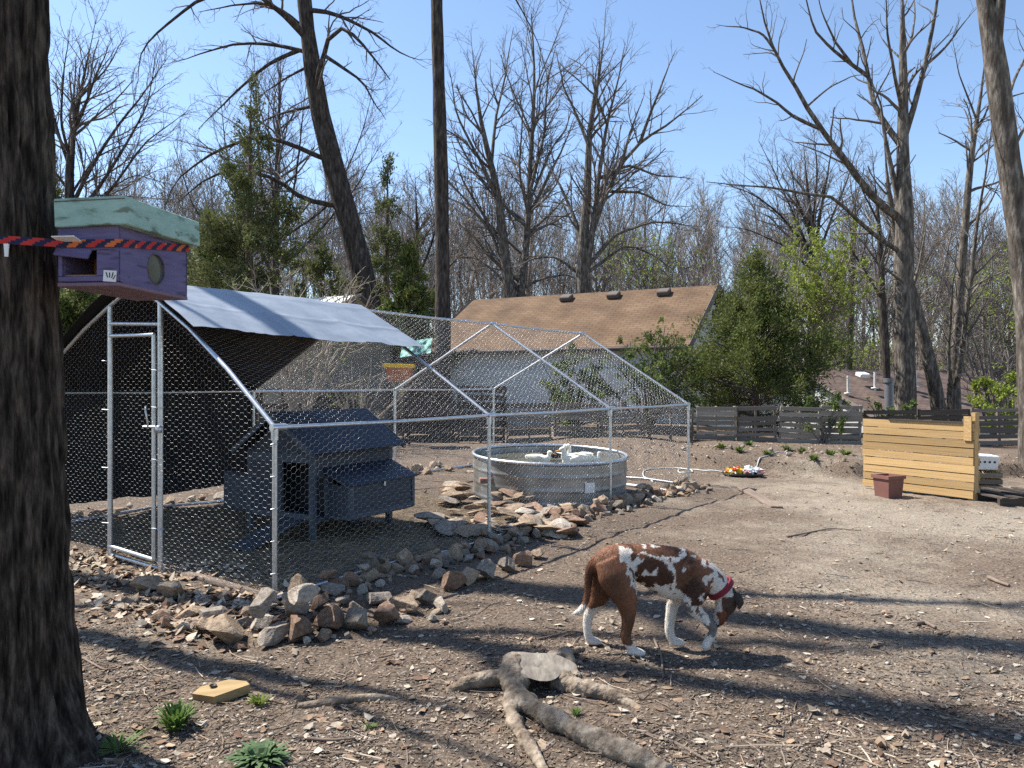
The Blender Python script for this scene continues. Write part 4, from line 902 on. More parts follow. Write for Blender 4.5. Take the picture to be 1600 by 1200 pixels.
for k in range(3):
    s0, s1 = S4[k], S4[k+1]
    netting([RP(s0, -.012, .04), RP(s1, -.012, .04), RP(s1, -.012, EZ), RP(s0, -.012, EZ)], 401+k)
    netting([RP(s0, 0, EZ+.012), RP(s1, 0, EZ+.012), RP(s1, HW, RZ_+.012), RP(s0, HW, RZ_+.012)], 411+k)
    if k: netting([RP(s0, WID, .1), RP(s1, WID, .1), RP(s1, WID, ZL), RP(s0, WID, ZL)], 421+k); netting([RP(s0, WID, ZL+.012), RP(s1, WID, ZL+.012), RP(s1, HW, RZ_+.012), RP(s0, HW, RZ_+.012)], 431+k)
def in_gable(s_):
    def f(Mm):
        a = (Mm[:, 0]-P0[0])*DP[0]+(Mm[:, 1]-P0[1])*DP[1]
        if s_ == 0: top = np.interp(a, [0, .55, 1.05, 1.48, HW, 2.25, 2.7, 3.2, WID], [EZ, 1.66, 1.99, 2.225, 2.385, 2.24, 2.05, 1.79, ZL])
        else: top = np.where(a < HW, EZ+(RZ_-EZ)*a/HW, ZL+(RZ_-ZL)*(WID-a)/HW)
        return Mm[:, 2] < top
    return f
for s_ in (0, 1):
    netting([RP(s_-.002, WID, .04), RP(s_-.002, 0, .04), RP(s_-.002, 0, RZ_), RP(s_-.002, WID, RZ_)], 441+s_, inside=in_gable(s_))

# ------------------------------------------------------------------ silver / black tarpaulin over the near third
nu, nv = 90, 150
u_ = np.linspace(-.012, .342, nu); prof = [(.85, 1.90), (HW, RZ_+.045), (WID+.04, ZL+.03), (WID+.07, .30)]
prof = polyline([[a, 0, z] for a, z in prof], nv)[:, [0, 2]]
U_, K_ = np.meshgrid(u_, np.arange(nv)); Aa = prof[K_, 0]; Zz = prof[K_, 1]
nearz = np.interp(Aa, [0, .55, 1.05, 1.48, HW, 2.25, 2.7, 3.2, WID], [EZ, 1.66, 1.99, 2.225, 2.385, 2.24, 2.05, 1.79, ZL]); strz = np.where(Aa < HW, EZ+(RZ_-EZ)*Aa/HW, ZL+(RZ_-ZL)*(WID-Aa)/HW)
Zz = Zz+np.where(Aa <= WID, (nearz-strz)*np.clip(1-U_/.32, 0, 1), 0)+.01
low = .0; Aa = Aa+0
wr = .014*fbm(U_*16, K_*.035, 0, 3, 71)+.012*vnoise(U_*40+K_*.06, K_*.02, 0, 72)
wr = wr+.012*np.exp(-((U_-.115)/.0035)**2)+.012*np.exp(-((U_-.232)/.0035)**2)+.010*np.exp(-((K_-16)/1.2)**2)+.010*np.exp(-((K_-34)/1.2)**2)-.006*np.abs(vnoise(U_*60, K_*.12, 0, 75))
slack = .022*np.sin((U_+.012)/.354*np.pi)*np.clip(np.abs(Aa-HW), 0, .6)
Zz = Zz+wr*(.4+.6*np.clip(np.abs(Aa-HW)/.5, 0, 1))-slack
Aa = Aa+.4*wr*(Zz < ZL)
# the free hem of the right slope runs a little uneven, lower towards the far end
hem = np.clip((20-K_)/20, 0, 1); Aa = Aa+hem*(.06*U_/.34+.0); Zz = Zz+hem*(.04*U_/.34)
Vt = P0[None, None]+DL*LEN*U_[..., None]+DP*Aa[..., None]
Vt = np.concatenate([Vt, Zz[..., None]], -1)
dU = np.gradient(Vt, axis=1); dK = np.gradient(Vt, axis=0); nn = np.cross(dU, dK); nn /= np.linalg.norm(nn, axis=-1, keepdims=True)+1e-9
if nn[10, 10, 2] < 0: nn = -nn
i, j = np.meshgrid(np.arange(nu-1), np.arange(nv-1)); q = (j*nu+i).ravel(); fq = np.stack([q, q+1, q+nu+1, q+nu], 1)
tb = RP(.16, WID, 0); tb[2] = .0
mb = MB(); mb.add(Vt.reshape(-1, 3)-tb, fq, 0); mb.add((Vt-nn*.004).reshape(-1, 3)-tb, fq[:, ::-1], 1)
tag(mb.obj('tarpaulin', [M['tarp_out'], M['tarp_in']], None, True, tuple(tb)), 'silver tarpaulin with black underside draped over near end of run', 'tarp')

# ------------------------------------------------------------------ chicken coop
CO = onG(-1.93, 7.44); cl = thing('chicken_coop', 'grey wooden chicken coop with navy roof inside the wire run', 'coop', tuple(CO), math.atan2(.866, .5))
# local frame: x along the long side (away, right), y to the left
LX, LY = 1.22, .92
def cb(name, c, size, mat='coop_trim', parent=cl, rot=(0, 0, 0), bev=.004): return bevel_box(name, size, M[mat], parent, c, rot, bev)
for (x, y) in ((.03, .03), (LX-.03, .03), (.03, LY-.03), (LX-.03, LY-.03)): cb('leg', (x, y, .43), (.06, .06, .86))
def boards_wall(c0, c1, z0, z1, ax, nm='wall_board', n=6):
    hgt = (z1-z0)/n
    for k in range(n):
        z = z0+hgt*(k+.5); tl = R(5)
        if ax == 'x': cb(nm, ((c0[0]+c1[0])/2, c0[1], z), (c1[0]-c0[0], .014, hgt*1.03), 'coop_grey', cl, (tl, 0, 0), .002)
        else: cb(nm, (c0[0], (c0[1]+c1[1])/2, z), (.014, c1[1]-c0[1], hgt*1.03), 'coop_grey', cl, (0, tl, 0), .002)
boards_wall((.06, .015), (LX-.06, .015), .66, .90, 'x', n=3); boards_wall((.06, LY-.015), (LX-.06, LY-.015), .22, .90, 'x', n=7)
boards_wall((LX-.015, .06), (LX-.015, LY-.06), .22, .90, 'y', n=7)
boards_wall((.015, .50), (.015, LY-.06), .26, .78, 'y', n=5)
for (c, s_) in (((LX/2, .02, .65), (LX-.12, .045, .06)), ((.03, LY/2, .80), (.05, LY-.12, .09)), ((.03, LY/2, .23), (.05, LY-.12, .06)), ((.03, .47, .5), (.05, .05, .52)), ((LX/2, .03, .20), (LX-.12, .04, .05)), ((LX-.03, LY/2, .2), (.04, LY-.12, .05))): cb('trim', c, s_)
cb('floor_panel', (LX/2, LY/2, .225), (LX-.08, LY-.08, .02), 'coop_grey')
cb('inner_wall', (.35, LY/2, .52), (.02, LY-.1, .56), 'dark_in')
for x in (.02, LX-.02):       # gable boards
    mb = MB(); V = np.array([[x-.012, .02, .84], [x-.012, LY-.02, .84], [x-.012, LY/2, 1.20], [x+.012, .02, .84], [x+.012, LY-.02, .84], [x+.012, LY/2, 1.20]]); mb.add(V, [[0, 2, 1], [3, 4, 5]]); mb.add(V, [[0, 1, 4, 3], [1, 2, 5, 4], [2, 0, 3, 5]]); mb.obj('gable', M['coop_grey'], cl, False)
pit = math.atan2(.38, LY/2+.09); ln_ = math.hypot(LY/2+.1, .40)
for sg in (1, -1):
    yc = LY/2-sg*(LY/4+.05); o = cb('roof', (LX/2-.01, yc, 1.055), (LX+.20, ln_, .022), 'coop_roof', cl, (sg*pit, 0, 0), .004)
    for x in (-.11, LX+.09): cb('barge_board', (x, yc, 1.04), (.018, ln_, .055), 'coop_trim', cl, (sg*pit, 0, 0), .003)
# nest box on the right side
nbx = cb('nest_box', (.66, -.17, .225), (.98, .32, .03), 'coop_trim')
def nb(name, c, s_, mat='coop_trim', rot=(0, 0, 0)): return cb(name, (c[0]-.66, c[1]+.17, c[2]-.225), s_, mat, nbx, rot, .003)
for k in range(4): nb('wall_board', (.66, -.325, .28+k*.075), (.98, .014, .078), 'coop_grey', (R(-5), 0, 0))
for x in (.175, 1.145):
    for k in range(4): nb('wall_board', (x, -.165, .28+k*.075), (.014, .29, .078), 'coop_grey')
    nb('corner_post', (x, -.325, .39), (.045, .045, .32)); nb('corner_post', (x, -.02, .42), (.04, .04, .42))
    nb('trim', (x, -.17, .60), (.05, .34, .03), 'coop_trim', (R(23), 0, 0))
nb('trim', (.66, -.33, .245), (1.0, .03, .05)); nb('latch', (.66, -.345, .52), (.025, .02, .05), 'galv')
cb('nest_lid', (.66, -.175, .625), (1.08, .40, .018), 'coop_roof', cl, (R(23), 0, 0))
# second nest box flap seen on the far left, ramp
cb('side_door', (.12, LY+.28, .40), (.02, .42, .42), 'coop_grey'); cb('side_door_frame', (.108, LY+.28, .40), (.01, .36, .34), 'coop_trim')
rp = cb('ramp', (-.30, .30, .115), (.70, .30, .018), 'coop_trim', cl, (0, -R(16), 0))
for k in range(7): cb('cleat', (-.28+k*.095, 0, .014), (.02, .27, .012), 'coop_grey', rp)
cb('door_slide', (.012, .50, .50), (.012, .05, .46), 'galv')

# ------------------------------------------------------------------ stock tank with ducks
tank = thing('stock_tank', 'round galvanised stock tank filled with water and swimming ducks', 'tank', (TC[0], TC[1], float(terr(*TC))+.02))
TILT = (-R(-2.0), R(1.0), 0); tank.rotation_euler = (R(2.0), R(1.0), 0)
Rt, Ht = 1.045, .56; na = 72; aa = np.arange(na)*2*np.pi/na
def lathe(prof, n=72):
    prof = np.array(prof, float); a = np.arange(n)*2*np.pi/n
    V = np.stack([prof[:, :1]*np.cos(a), prof[:, :1]*np.sin(a), np.repeat(prof[:, 1:], n, 1)], -1).reshape(-1, 3)
    k, j = np.meshgrid(np.arange(len(prof)-1), np.arange(n), indexing='ij'); i0 = (k*n+j).ravel(); i1 = (k*n+(j+1) % n).ravel()
    return V, np.stack([i0, i1, i1+n, i0+n], 1)
outer = [(Rt*.98, 0), (Rt, .01), (Rt, .03)]
for z in np.arange(.05, Ht-.04, .01): outer.append((Rt+.008*max(0, math.cos((z-.05)/.17*2*math.pi))**3, z))
prof_ = outer+[(Rt, Ht-.02), (Rt-.006, Ht-.02)]+[(Rt-.008, z) for z in np.arange(Ht-.03, .02, -.06)]+[(Rt-.01, .015), (.01, .012)]
mb = MB(); V, f = lathe(prof_); mb.add(V, f); mb.obj('wall', M['steel'], tank)
mb = MB(); V, f = lathe([(Rt+.022*math.cos(q)+.004, Ht+.022*math.sin(q)) for q in np.linspace(0, 2*np.pi, 11)]); mb.add(V, f); mb.obj('rim', M['galv'], tank)
WZ = .46
mb = MB(); V, f = lathe([(.001, WZ), (.5, WZ), (Rt-.012, WZ)]); mb.add(V, f); mb.obj('water', M['water'], tank)
a = math.atan2(-.93, .37)+.07
o = bevel_box('sticker', (.14, .004, .13), M['label'], tank, ((Rt+.011)*math.cos(a), (Rt+.011)*math.sin(a), .26), (0, 0, a+math.pi/2), 0)
def remesh(mb, vox, smooth=3):
    me = mb.mesh('tmp'); o = bpy.data.objects.new('tmp', me); col.objects.link(o)
    md = o.modifiers.new('r', 'REMESH'); md.mode = 'VOXEL'; md.voxel_size = vox
    if smooth: ms = o.modifiers.new('s', 'SMOOTH'); ms.iterations = smooth; ms.factor = .5
    dg = bpy.context.evaluated_depsgraph_get(); out = bpy.data.meshes.new_from_object(o.evaluated_get(dg))
    bpy.data.objects.remove(o); bpy.data.meshes.remove(me)
    out.polygons.foreach_set('use_smooth', np.ones(len(out.polygons), bool)); return out
def ell_tube(mb, pts, ry, rz, n=14, up=(0, 0, 1)):
    """closed tube with elliptical sections: ry sideways, rz in the plane of up"""
    pts = np.array(pts, float); N_ = len(pts); T = np.gradient(pts, axis=0); T /= np.linalg.norm(T, axis=1, keepdims=True)
    S = np.cross(T, np.array(up, float)); bad = np.linalg.norm(S, axis=1) < .1
    S[bad] = np.cross(T[bad], np.array([1., 0, 0])); S /= np.linalg.norm(S, axis=1, keepdims=True)
    for q in range(1, N_):
        if S[q]@S[q-1] < 0: S[q] = -S[q]
    W_ = np.cross(S, T); a = np.arange(n)*2*np.pi/n
    ry = np.asarray(ry, float); rz = np.asarray(rz, float)
    V = pts[:, None]+ry[:, None, None]*np.cos(a)[None, :, None]*S[:, None]+rz[:, None, None]*np.sin(a)[None, :, None]*W_[:, None]
    k, j = np.meshgrid(np.arange(N_-1), np.arange(n), indexing='ij'); i0 = (k*n+j).ravel(); i1 = (k*n+(j+1) % n).ravel()
    V2 = np.vstack([V.reshape(-1, 3), pts[:1], pts[-1:]]); mb.add(V2, np.stack([i0, i1, i1+n, i0+n], 1))
    idx = np.arange(n); L0 = N_*n
    mb.Ft.append(np.stack([np.full(n, L0), (idx+1) % n, idx], 1)+mb.n-len(V2)); mb.mt.append(np.zeros(n))
    mb.Ft.append(np.stack([np.full(n, L0+1), (N_-1)*n+idx, (N_-1)*n+(idx+1) % n], 1)+mb.n-len(V2)); mb.mt.append(np.zeros(n))
def dense(pts, rads, m_=6):
    """Catmull-like resampling of points and radii"""
    a = np.hstack([np.array(pts, float), np.array(rads, float).reshape(len(pts), -1)]); p = polyline(a, len(pts)*m_)
    for _ in range(3): p[1:-1] = .25*p[:-2]+.5*p[1:-1]+.25*p[2:]
    return p
def duck(label, x, y, rz, sc_, bodym, neckup=1.0):
    base = Vector((x, y, 0)); z = tank.location.z+WZ-.005+(x-TC[0])*-math.tan(R(1.0))+(y-TC[1])*math.tan(R(2.0))
    d_ = thing('duck', label, 'duck', (x, y, z), rz, 'ducks swimming in the stock tank'); d_.scale = (sc_*.86,)*3
    mb = MB(); p = dense([(-.25, 0, .115), (-.20, 0, .085), (-.1, 0, .06), (.02, 0, .055), (.12, 0, .065), (.18, 0, .085)], [(.015, .010), (.05, .035), (.095, .075), (.11, .09), (.085, .08), (.03, .035)]); ell_tube(mb, p[:, :3], p[:, 3], p[:, 4])
    hz = .17*neckup+.045
    p = dense([(.12, 0, .07), (.165, 0, .13), (.155, 0, hz-.02), (.17, 0, hz+.03)], [(.06, .06), (.042, .042), (.032, .032), (.034, .034)]); ell_tube(mb, p[:, :3], p[:, 3], p[:, 4], up=(1, 0, 0))
    p = dense([(.135, 0, hz+.03), (.165, 0, hz+.042), (.20, 0, hz+.036), (.225, 0, hz+.028)], [(.015, .015), (.036, .036), (.034, .032), (.015, .014)]); ell_tube(mb, p[:, :3], p[:, 3], p[:, 4])
    b_ = link('body', remesh(mb, .010, 2), M['duck'], d_)
    mb = MB(); p = dense([(.215, 0, hz+.028), (.25, 0, hz+.016), (.28, 0, hz+.012)], [(.018, .013), (.018, .007), (.014, .004)], 4); ell_tube(mb, p[:, :3], p[:, 3], p[:, 4], 10); mb.obj('bill', M['bill'], d_)
    for sg in (-1, 1):
        mb = MB(); p = dense([(.09, sg*.085, .085), (-.02, sg*.105, .10), (-.15, sg*.07, .115), (-.24, sg*.03, .13)], [(.012, .03), (.02, .055), (.014, .04), (.004, .01)]); ell_tube(mb, p[:, :3], p[:, 3], p[:, 4]); mb.obj('wing', bodym, d_)
        mb = MB(); V, f = lathe([(.0005, -.005), (.005, 0), (.0005, .005)], 8); mb.add(V+np.array([.19, sg*.031, hz+.045]), f); mb.obj('eye', M['black'], d_)
def at_water(px, py):
    zw = tank.location.z+WZ; d = (CAMH-zw)*F/(py-600)
    for _ in range(5): zw = tank.location.z+WZ+(d-TC[1])*math.tan(R(2)); d = (CAMH-zw)*F/(py-600)
    return (px-800)/F*d, d
for lb, px, py, rz, s_, bm_, nu_ in (('leftmost white duck facing right in the tank', 843, 724, -.25, .93, M['duck'], .62), ('black winged duck with white head behind the others', 868, 719, .15, .95, M['duck_black'], .95),
                                     ('white duck nearest the front rim with head up', 900, 727, 3.25, 1.15, M['duck'], .85), ('white duck with tucked neck behind the front one', 904, 720, 2.7, 1.0, M['duck'], .95), ('rightmost white duck facing the tank rim', 922, 724, .1, .85, M['duck'], .7)):
    x, y = at_water(px, py); duck(lb, x, y, rz, s_, bm_, nu_)

# ------------------------------------------------------------------ purple box strapped to the big trunk
bx0 = np.array([-1.589, 3.10, 1.958]); pb = thing('feeding_box', 'purple wooden cat box with teal lid strapped to the big trunk', 'box', tuple(bx0), -R(6))
# local: corner nearest the camera at origin, x to the left (-x), y away
Wb, Db, Hb = .262, .53, .24
def bb(name, c, s_, mat, rot=(0, 0, 0), par=pb, bev=.003): return bevel_box(name, s_, M[mat], par, c, rot, bev)
bb('floor', (-Wb/2, Db/2, -.004), (Wb+.004, Db+.004, .016), 'purple_under')
bb('back_wall', (-Wb/2, Db-.008, Hb/2), (Wb, .016, Hb), 'purple')
bb('side_wall', (-Wb+.008, Db/2, Hb/2), (.016, Db-.04, Hb), 'purple')
# front (left-facing-us) wall with a rectangular opening
ox0, ox1, oz0, oz1 = -.245, -.095, .03, .135
bb('front_wall', (-Wb/2, .008, (Hb+oz1)/2), (Wb, .016, Hb-oz1), 'purple'); bb('front_wall', (-Wb/2, .008, oz0/2+.004), (Wb, .016, oz0-.008), 'purple')
bb('front_wall', (ox1/2, .008, (oz0+oz1)/2), (-ox1, .016, oz1-oz0), 'purple'); bb('front_wall', ((ox0-Wb)/2, .008, (oz0+oz1)/2), (ox0+Wb, .016, oz1-oz0), 'purple')
bb('opening_frame', ((ox0+ox1)/2, .11, oz0+.004), (ox1-ox0, .19, .008), 'wood_in'); bb('inner_wall', ((ox0+ox1)/2, .205, (oz0+oz1)/2), (ox1-ox0, .01, oz1-oz0), 'wood_in'); bb('inner_wall', (ox1-.004, .11, (oz0+oz1)/2), (.008, .19, oz1-oz0), 'wood_in')
bb('flap', ((ox0+ox1)/2-.02, -.008, oz1-.008), (.15, .012, .05), 'purple', (-.5, R(7), 0)); bb('awning', (-.20, -.03, .175), (.10, .06, .006), 'white', (-.25, 0, 0))
# right wall with a round window
mb = MB(); n = 48; th = np.arange(n)*2*np.pi/n; cy, cz, rw = .27, .095, .064
def sq(t_):
    c_, s2 = np.cos(t_), np.sin(t_); k_ = 1/np.maximum(np.abs(c_)/(Db/2-.002), np.abs(s2)/(Hb/2)); return Db/2+c_*k_, Hb/2+s2*k_
sy3, sz3 = sq(th); V = []
for x in (0, -.016):
    V += [np.stack([np.full(n, x), sy3, sz3], 1), np.stack([np.full(n, x), cy+rw*np.cos(th), cz+rw*np.sin(th)], 1)]
V = np.concatenate(V); j = np.arange(n); jn = (j+1) % n
mb.add(V, np.concatenate([np.stack([j, jn, jn+n, j+n], 1), np.stack([j+2*n, j+3*n, jn+3*n, jn+2*n], 1), np.stack([j+n, jn+n, jn+3*n, j+3*n], 1), np.stack([j, j+2*n, jn+2*n, jn], 1)])); mb.obj('window_wall', M['purple'], pb, False)
mb = MB(); V = np.vstack([np.stack([np.full(n, -.008), cy+rw*np.cos(th), cz+rw*np.sin(th)], 1), [[-.008, cy, cz]]]); mb.add(V, np.stack([np.full(n, n), j, jn], 1)); wn = mb.obj('round_window', M['glass'], pb, False)
mb = MB(); mb.tube([[.001, cy+(rw+.001)*math.cos(q), cz+(rw+.001)*math.sin(q)] for q in np.linspace(0, 2*np.pi, 33)], .0025, 5, False); mb.obj('window_ring', M['old_wood'], wn)
lab = bb('paper_label', (-.035, -.002, .028), (.055, .003, .045), 'label', (0, R(4), 0), pb, 0)
for k_, (dx, dz, sx2, sz2) in enumerate(((-.012, .004, .004, .022), (.0, .004, .004, .02), (.012, .004, .004, .024), (.02, -.004, .003, .02))):
    bb('print_stroke', (dx, -.0025, dz), (sx2, .001, sz2), 'black', (0, .3*k_-.4, 0), lab, 0)
lid = bb('lid', (-Wb/2+.022, Db/2+.005, Hb+.054), (Wb+.044, Db+.06, .115), 'teal', (R(1.5), R(-1.2), 0), pb, .004)
bb('lid_seam', (0, -(Db+.06)/2-.0005, .045), (Wb+.046, .004, .004), 'old_wood', (0, 0, 0), lid, 0)
# woven strap round box and trunk
cx_, cy_ = r1.location.x-.045, r1.location.y; zst = 2.115
cs, sn = math.cos(-R(6)), math.sin(-R(6))
def bw(x, y): return (bx0[0]+x*cs-y*sn, bx0[1]+x*sn+y*cs)
loop = [bw(.004, Db+.004), bw(.004, -.006), bw(-.22, -.010)]
a0_, a1_ = -1.02, -5.15
for q in np.linspace(a0_, a1_, 26): loop.append((cx_+.262*math.cos(q), cy_+.262*math.sin(q)))
lp_ = polyline([[*q, zst+(.075 if k == 0 else 0)+.004*math.sin(k)] for k, q in enumerate(loop)], 260)
st = tag(bpy.data.objects.new('strap', None), 'red orange and navy woven strap round box and trunk', 'strap'); col.objects.link(st); st.location = (cx_, cy_, zst); mb = MB()
T = np.gradient(lp_, axis=0); T /= np.linalg.norm(T, axis=1, keepdims=True); outn = np.stack([T[:, 1], -T[:, 0], np.zeros(len(T))], 1)
cen = lp_.mean(0); sgn = np.sign((outn*(lp_-cen)).sum(1).mean()); outn *= sgn
st_me = MB(); hw = .016; rows_ = 4; tw_ = .0035
grid = np.stack([lp_+np.array([0, 0, -hw+2*hw*k_/rows_])+outn*tw_ for k_ in range(rows_+1)]+[lp_+np.array([0, 0, -hw+2*hw*k_/rows_]) for k_ in range(rows_, -1, -1)], 1)
nl, nc = grid.shape[:2]; i, j = np.meshgrid(np.arange(nl-1), np.arange(nc), indexing='ij'); i0 = (i*nc+j).ravel(); i1 = (i*nc+(j+1) % nc).ravel(); fs = np.stack([i0, i1, i1+nc, i0+nc], 1)
band = ((i.ravel()+j.ravel()*2+(j.ravel() == 0)) // 5) % 4; pat = np.array([0, 2, 1, 2])[band]; pat[((i.ravel() // 26) % 3) == 1] = np.where(pat[((i.ravel() // 26) % 3) == 1] == 1, 0, pat[((i.ravel() // 26) % 3) == 1])
for k_ in range(3): st_me.add(grid.reshape(-1, 3)-np.array(st.location), fs[pat == k_], k_)
st_me.obj('webbing', [M['strap_r'], M['strap_n'] if False else M['strap_o'], M['strap_n']], st, False)
o = MB(); o.box((cx_+.2-st.location.x, cy_-.235-st.location.y, -.045), (.012, .005, .05), None, 0, .5); o.obj('strap_tail', M['white'], st, False)

# ------------------------------------------------------------------ stump with roots
sp = G(842, 1068); stump = thing('tree_stump', 'low weathered tree stump with long roots on the near ground', 'stump', tuple(sp))
def gp(px, py, dz): q = G(px, py); return (q[0]-sp[0], q[1]-sp[1], q[2]-sp[2]+dz)
mb = MB()
V, f = lathe([(.02, -.08), (.215, -.08), (.195, -.02), (.182, .03), (.176, .065), (.168, .095), (.02, .102)], 40)
ang_ = np.arctan2(V[:, 1], V[:, 0]); kk = 1+.10*np.sin(3*ang_+.5)+.07*np.sin(5*ang_+2)
V[:, 0] *= kk*1.12; V[:, 1] *= kk*.95; V[:, 2] += np.where(V[:, 2] > .08, V[:, 0]*-.06+V[:, 1]*.10, 0); mb.add(V, f)
idx_n = mb.n
roots = [([(806, 1052, .06), (797, 1075, .065), (806, 1098, .05), (838, 1122, .035), (900, 1152, .03), (960, 1180, .028), (1045, 1215, .02)], [.055, .06, .056, .05, .045, .043, .035]),
         ([(812, 1080, .05), (795, 1110, .03), (808, 1145, .02), (835, 1185, .015), (858, 1215, .0)], [.05, .04, .032, .03, .025]),
         ([(800, 1066, .03), (770, 1070, .03), (735, 1072, .015), (695, 1078, -.015)], [.06, .05, .04, .02]),
         ([(870, 1072, .03), (910, 1084, .025), (955, 1092, .012), (1005, 1105, -.02)], [.06, .05, .04, .02]),
         ([(855, 1050, .03), (870, 1038, .04), (882, 1030, .05), (893, 1045, .02), (905, 1062, -.01)], [.035, .03, .026, .026, .018]),
         ([(862, 1045, .04), (890, 1025, .025), (912, 1012, -.01)], [.04, .03, .02])]
for pts, rd in roots:
    p = dense([gp(a, b_, c_) for a, b_, c_ in pts], rd, 7); p[:, 3] *= 1+.08*vnoise(np.arange(len(p))*.6, 0, 0, 5)
    ell_tube(mb, p[:, :3], p[:, 3]*1.05, p[:, 3]*.95, 12)
sm = remesh(mb, .009, 3)
V = np.array([v.co for v in sm.vertices]); dsp = .011*fbm(V[:, 0]*14, V[:, 1]*14, V[:, 2]*14, 3, 91)+.006*np.abs(fbm(V[:, 0]*50, V[:, 1]*30, V[:, 2]*60, 2, 92))
nv_ = np.array([v.normal for v in sm.vertices]); V = V+nv_*dsp[:, None]; sm.vertices.foreach_set('co', V.astype(np.float32).ravel()); sm.update()
link('roots', sm, M['stump'], stump)
mb = MB(); n = 40; th = np.arange(n)*2*np.pi/n; kk = 1+.10*np.sin(3*th+.5)+.07*np.sin(5*th+2); rings = []
for q in (0.02, .3, .6, .85, 1.0): rings.append(np.stack([.160*q*kk*1.12*np.cos(th), .160*q*kk*.95*np.sin(th), .104+.0*th+kk*np.cos(th)*q*.160*1.12*-.06+kk*np.sin(th)*q*.160*.95*.10-.006*(q == 1.0)-.02*(q < .1)+.002*fbm(np.cos(th)*q*5, np.sin(th)*q*5, 0, 2, 95)], 1))
V = np.concatenate(rings); k_, j = np.meshgrid(np.arange(4), np.arange(n), indexing='ij'); i0 = (k_*n+j).ravel(); i1 = (k_*n+(j+1) % n).ravel(); mb.add(V, np.stack([i0, i1, i1+n, i0+n], 1)); mb.obj('cut_face', M['stump_cut'], stump)
# a pale root surfacing left of the stump
q0_ = G(430, 1106); p = dense([tuple(G(430, 1107)-q0_+[0, 0, -.012]), tuple(G(480, 1105)-q0_+[0, 0, .006]), tuple(G(540, 1098)-q0_+[0, 0, .012]), tuple(G(590, 1092)-q0_+[0, 0, .008]), tuple(G(630, 1090)-q0_+[0, 0, -.016])], [.012, .022, .025, .02, .012], 6)
mb = MB(); ell_tube(mb, p[:, :3], p[:, 3], p[:, 3]); tag(mb.obj('root', M['stump'], None, True, tuple(q0_)), 'pale root surfacing from the soil left of the stump', 'root')

# ------------------------------------------------------------------ dog
DX, DY = .86, 4.48
dz0 = float(terr(DX, DY)); dog = thing('dog', 'brown and white patched dog walking with lowered head', 'dog', (DX, DY, dz0))
mb = MB()
def limb(pts, rads, m_=5, n=14, up=(1, 0, 0)):
    p = dense(pts, rads, m_); ell_tube(mb, p[:, :3], p[:, 3], p[:, 4], n, up)
# trunk: rump -> withers
limb([(-.385, 0, .495), (-.35, 0, .505), (-.27, 0, .52), (-.16, 0, .525), (-.04, 0, .495), (.07, 0, .455), (.16, 0, .432), (.23, 0, .42), (.275, 0, .41)],
     [(.033, .042), (.07, .075), (.092, .10), (.078, .098), (.09, .13), (.10, .155), (.096, .152), (.082, .12), (.045, .06)], 6, 20, (0, 0, 1))
# neck and head, lowered
limb([(.15, 0, .49), (.24, -.005, .46), (.315, -.01, .405), (.365, -.015, .35), (.385, -.02, .315)], [(.08, .10), (.085, .105), (.075, .085), (.066, .07), (.05, .055)], 6, 16, (0, 1, 0))
limb([(.40, -.02, .365), (.395, -.022, .325), (.378, -.025, .275), (.355, -.03, .225), (.338, -.033, .185), (.328, -.034, .163)], [(.03, .03), (.064, .062), (.062, .058), (.042, .044), (.034, .034), (.02, .02)], 6, 16, (0, 1, 0))
# hind legs
limb([(-.30, -.045, .54), (-.265, -.075, .46), (-.225, -.09, .37), (-.20, -.095, .29), (-.195, -.095, .215), (-.205, -.095, .155), (-.215, -.095, .115), (-.195, -.095, .07), (-.165, -.095, .035)],
     [(.055, .08), (.066, .108), (.058, .084), (.044, .058), (.031, .039), (.025, .032), (.025, .031), (.022, .026), (.025, .025)], 6)
limb([(-.205, -.095, .028), (-.165, -.095, .028), (-.125, -.096, .022), (-.10, -.096, .016)], [(.018, .018), (.029, .026), (.034, .022), (.018, .012)], 5, 12, (0, 0, 1))
limb([(-.31, .045, .53), (-.30, .075, .45), (-.315, .09, .36), (-.345, .095, .28), (-.385, .095, .215), (-.408, .095, .165), (-.412, .095, .10), (-.405, .095, .045), (-.395, .095, .028)],
     [(.06, .08), (.072, .11), (.062, .085), (.045, .055), (.03, .037), (.026, .03), (.022, .025), (.023, .025), (.024, .022)], 6)
limb([(-.415, .095, .026), (-.385, .095, .027), (-.35, .095, .02), (-.328, .095, .014)], [(.018, .018), (.028, .026), (.032, .02), (.016, .010)], 5, 12, (0, 0, 1))
# fore legs: planted far one, lifted near one
limb([(.19, .05, .46), (.17, .07, .38), (.12, .075, .30), (.09, .075, .24), (.078, .075, .16), (.072, .075, .10), (.08, .075, .06), (.10, .075, .03)], [(.05, .08), (.05, .07), (.038, .05), (.031, .036), (.026, .03), (.026, .029), (.024, .026), (.026, .026)], 6)
limb([(.075, .075, .026), (.11, .075, .027), (.145, .075, .02), (.165, .075, .014)], [(.02, .02), (.03, .026), (.032, .02), (.016, .010)], 5, 12, (0, 0, 1))
limb([(.20, -.05, .46), (.205, -.075, .39), (.175, -.09, .32), (.17, -.092, .285), (.205, -.095, .245), (.25, -.098, .205), (.285, -.10, .17), (.29, -.10, .145)], [(.05, .08), (.052, .075), (.045, .06), (.038, .046), (.031, .036), (.027, .03), (.027, .028), (.022, .022)], 6)
limb([(.29, -.10, .16), (.285, -.10, .13), (.262, -.10, .095), (.245, -.10, .06), (.235, -.10, .04)], [(.02, .02), (.026, .025), (.025, .024), (.030, .026), (.016, .014)], 6, 12)
